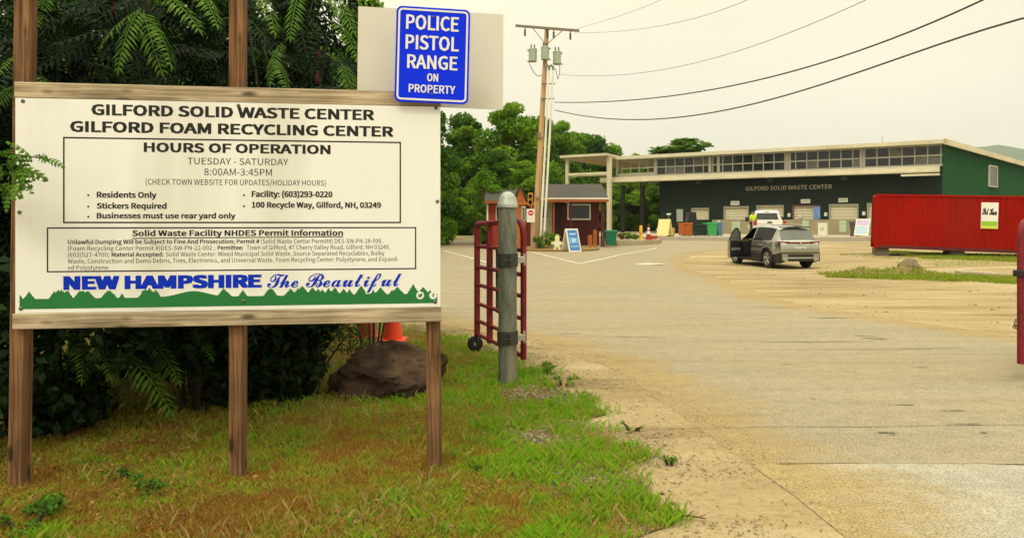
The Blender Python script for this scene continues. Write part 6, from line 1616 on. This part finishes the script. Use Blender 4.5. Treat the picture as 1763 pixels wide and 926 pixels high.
k = (vnoise(x, y, 2.4, 60.0) + .25 * r9.normal(size=N)) > -.02; x, y = x[k], y[k]
stones(0, x, y, .0025 + .010 * r9.random(len(x)) ** 3.5, STONE, 'gravel', 'grey and brown gravel between the grass verge and the paved road')
N = 2600; cx = r9.choice(3, N); ctr_ = np.array([(.25, 6.55), (.18, 5.25), (.42, 4.35)])[cx]; x = ctr_[:, 0] + r9.normal(0, .17, N); y = ctr_[:, 1] + r9.normal(0, .15, N)
stones(0, x, y, .005 + .02 * r9.random(N) ** 2.5, leafmat('stone_dark', (.07, .05, .035), (.18, .13, .09), (.36, .30, .22), 0), 'gravel', 'dark stones and bark chips in the bare patches of the verge')
N = 1500; y = 3.2 + 8 * r9.random(N); x = xat(L_EDGE, y) + np.abs(r9.normal(0, .5, N)) - .1; stones(0, x, y, .003 + .006 * r9.random(N) ** 2, STONE, 'gravel', 'small loose stones strewn onto the paved road')
# broad-leaved weeds
for k, (u, v, s_, n_, lab) in enumerate(((50, 490, .09, 26, 'broad-leaved weed near the bottom left corner, by the leftmost post'), (30, 502, .08, 22, 'broad-leaved weed at the very bottom left corner'), (150, 456, .07, 18, 'low weed in the grass between the left and middle posts'), (172, 468, .07, 18, 'broad green weed in the grass left of the middle post'), (560, 448, .06, 16, 'small weed in the green grass right of the right post'), (470, 378, .07, 16, 'weed at the foot of the big boulder'), (742, 406, .05, 12, 'tiny green tuft growing in the gravel at the road edge'), (785, 438, .05, 14, 'small green tuft in the gravel near the fallen twig'), (640, 352, .09, 26, 'bright weed beside the foot of the grey pipe post'), (660, 362, .08, 22, 'bright weed at the edge of the verge right of the pipe post'))):
    x, y = gp(u, v); B = [(r8.normal(0, s_ * .8), r8.normal(0, s_ * .7), s_ * r8.uniform(.4, 1.1), s_ * .6, s_ * .6, s_ * .3) for q in range(5)]
    shrub(lab, x, y, B, n_ * 6, s_ * .22, FR_L if k < 6 else PLANT, 200 + k, 'weed', .5, None, 3)
# a fallen twig on the gravel
x, y = gp(800, 490); tw = MB(); tw.tube([(-.11, .03, .012), (-.04, .01, .02), (.04, .015, .016), (.12, -.01, .012)], [.004, .005, .005, .003], 6); tw.tube([(.03, .015, .016), (.07, .05, .03)], [.004, .002], 5); tw.tube([(.08, .0, .014), (.13, .025, .02)], [.003, .002], 5)
o = tw.build('fallen_twig', mat('twig_brown', (.09, .055, .03), .85, .25, 20), None, True); o.location = (x, y, gz(x, y) + .004); tag(o, 'dry forked twig lying on the gravel at the road edge', 'twig')

# far grass strips, the dirt mound and the slab by the container
FARG = leafmat('far_grass', (.32, .25, .06), (.27, .31, .035), (.20, .34, .022), .28)
def strip_grass(label, poly_u, n, h0, z=0.0, spread=.5, seed=0):
    r = np.random.default_rng(300 + seed); us = np.array([p[0] for p in poly_u]); vs = np.array([p[1] for p in poly_u]); ws = np.array([p[2] for p in poly_u])
    t = r.uniform(us[0], us[-1], n); vc = np.interp(t, us, vs); wv = np.interp(t, us, ws); v = vc + r.uniform(-1, 1, n) * wv
    d = (EYE - z) * FPX / ((v - VH) * VS); x = (t - 600) / FPX * d; nn = vnoise(x, d, 1.1, 5.0 + seed)
    k = (nn + r.normal(0, .2, n)) > -.12; x, d, nn = x[k], d[k], nn[k]
    V, F, vv = blades(x, d, h0 * r.uniform(.4, 1.2, len(x)), np.full(len(x), .022), .6 + .5 * nn + r.normal(0, .2, len(x)), r, .9, 0)
    return stuff(arr_mesh('grass', V, F, FARG, None, vv), label, 'grass')
strip_grass('green grass strip running right from the dirt mound', [(968, 259, .8), (1010, 259, 2.2), (1080, 261, 2.6), (1150, 262, 3.8), (1290, 266, 4.2)], 16000, .10, 0, seed=1)
strip_grass('grass along the foot of the red container', [(1030, 236.5, 1.2), (1080, 240.5, 2.4), (1200, 243.5, 3.2), (1300, 246, 3)], 24000, .10, 0, seed=2)
strip_grass('sparse grass on the dirt left of the container', [(985, 239.5, .8), (1030, 239.5, 2.2), (1100, 246, 2.5), (1200, 248, 2)], 2200, .06, 0, seed=3)
# mound
mx_, my_ = gp(1044, 257.5); r = np.random.default_rng(8); V = []; n = 34; 
gxs = np.linspace(-1.9, 1.6, n); gys = np.linspace(-.9, .9, n)
GX, GY = np.meshgrid(gxs, gys); hN = np.array([vnoise(np.array([a]), np.array([b]), 2.3, 4.4)[0] for a, b in zip(GX.ravel(), GY.ravel())]).reshape(n, n)
HZ = (.27 * np.exp(-((GX - .55) / .55) ** 2 - (GY / .45) ** 2) + .22 * np.exp(-((GX + .7) / .75) ** 2 - (GY / .5) ** 2)) * (1 + .55 * hN) - .03
HZ = HZ + zt(GX + mx_, GY + my_)
V = np.stack([GX + mx_, GY + my_, HZ], -1).reshape(-1, 3); i = np.arange(n - 1)[:, None] * n + np.arange(n - 1)[None]
struct(arr_mesh('dirt_mound', V, np.stack([i, i + 1, i + n + 1, i + n], -1).reshape(-1, 4), mat('mound_soil', (.24, .155, .075), .95, .4, 6, 1.0), None, None, True))
kx = r9.integers(0, n, 1500); ky = r9.integers(0, n, 1500); x = GX[ky, kx] + mx_ + r9.normal(0, .04, 1500); y = GY[ky, kx] + my_ + r9.normal(0, .04, 1500); hz = HZ[ky, kx]
V, F, vv = blades(x, y, r9.uniform(.05, .17, 1500), np.full(1500, .028), r9.normal(.6, .3, 1500), r9, 1.0, 0); V[:, 2] += np.repeat(hz - zt(x, y), 4)
stuff(arr_mesh('mound_grass', V, F, FARG, None, vv), 'weeds and dry grass growing on the dirt mound', 'grass')
p = gp(1065, 252.5, .15); rock('boulder', 'grey-brown boulder on the right end of the dirt mound', (p[0], p[1], .22), (.36, .3, .24), 21, mat('mound_rock', (.20, .15, .10), .9, .4, 4, .8), .3, 3)
x, y = gp(1147, 257.5); sl_ = MB().box((0, 0, .05), (1.15, .5, .10), Matrix.Rotation(R(3), 3, 'Y'), .03).build('stone_slab', mat('slab_grey', (.36, .31, .22), .9, .2, 4, .3), None); sl_.location = (x, y, gz(x, y)); sl_.rotation_euler = (0, 0, R(-12)); tag(sl_, 'flat pale stone slab lying in the grass in front of the container', 'slab')

# ------------------------------------------------------------------ the hazy summer air
hz_ = MB().bb(-6450, 6450, -320, 4660, -5, 340).build('haze', bpy.data.materials.new('haze_air'), None)
hz_['kind'] = 'stuff'; hz_['label'] = 'pale summer haze that veils the far hill'; hz_['category'] = 'haze'
hm = hz_.data.materials[0]; hm.use_nodes = True; hn = hm.node_tree; hn.nodes.clear()
ho = hn.nodes.new('ShaderNodeOutputMaterial'); hv = hn.nodes.new('ShaderNodeVolumePrincipled')
hv.inputs['Color'].default_value = (.86, .92, .92, 1); hv.inputs['Density'].default_value = .00014; hv.inputs['Anisotropy'].default_value = 0.0
hn.links.new(hv.outputs[0], ho.inputs['Volume'])
# loose stones on the dirt lot
N = 2600; d = r9.uniform(9.5, 30, N); u = r9.uniform(820, 1290, N); x = (u - 600) / FPX * d; k = (x > xat(R_EDGE, d) - .2) & (vnoise(x, d, .8, 55.0) > .08); x, d = x[k], d[k]
stones(0, x, d, .006 + .030 * r9.random(len(x)) ** 5, leafmat('lot_stone', (.24, .18, .10), (.36, .29, .18), (.46, .40, .29), 0), 'gravel', 'scattered stones on the dirt lot right of the paved road')
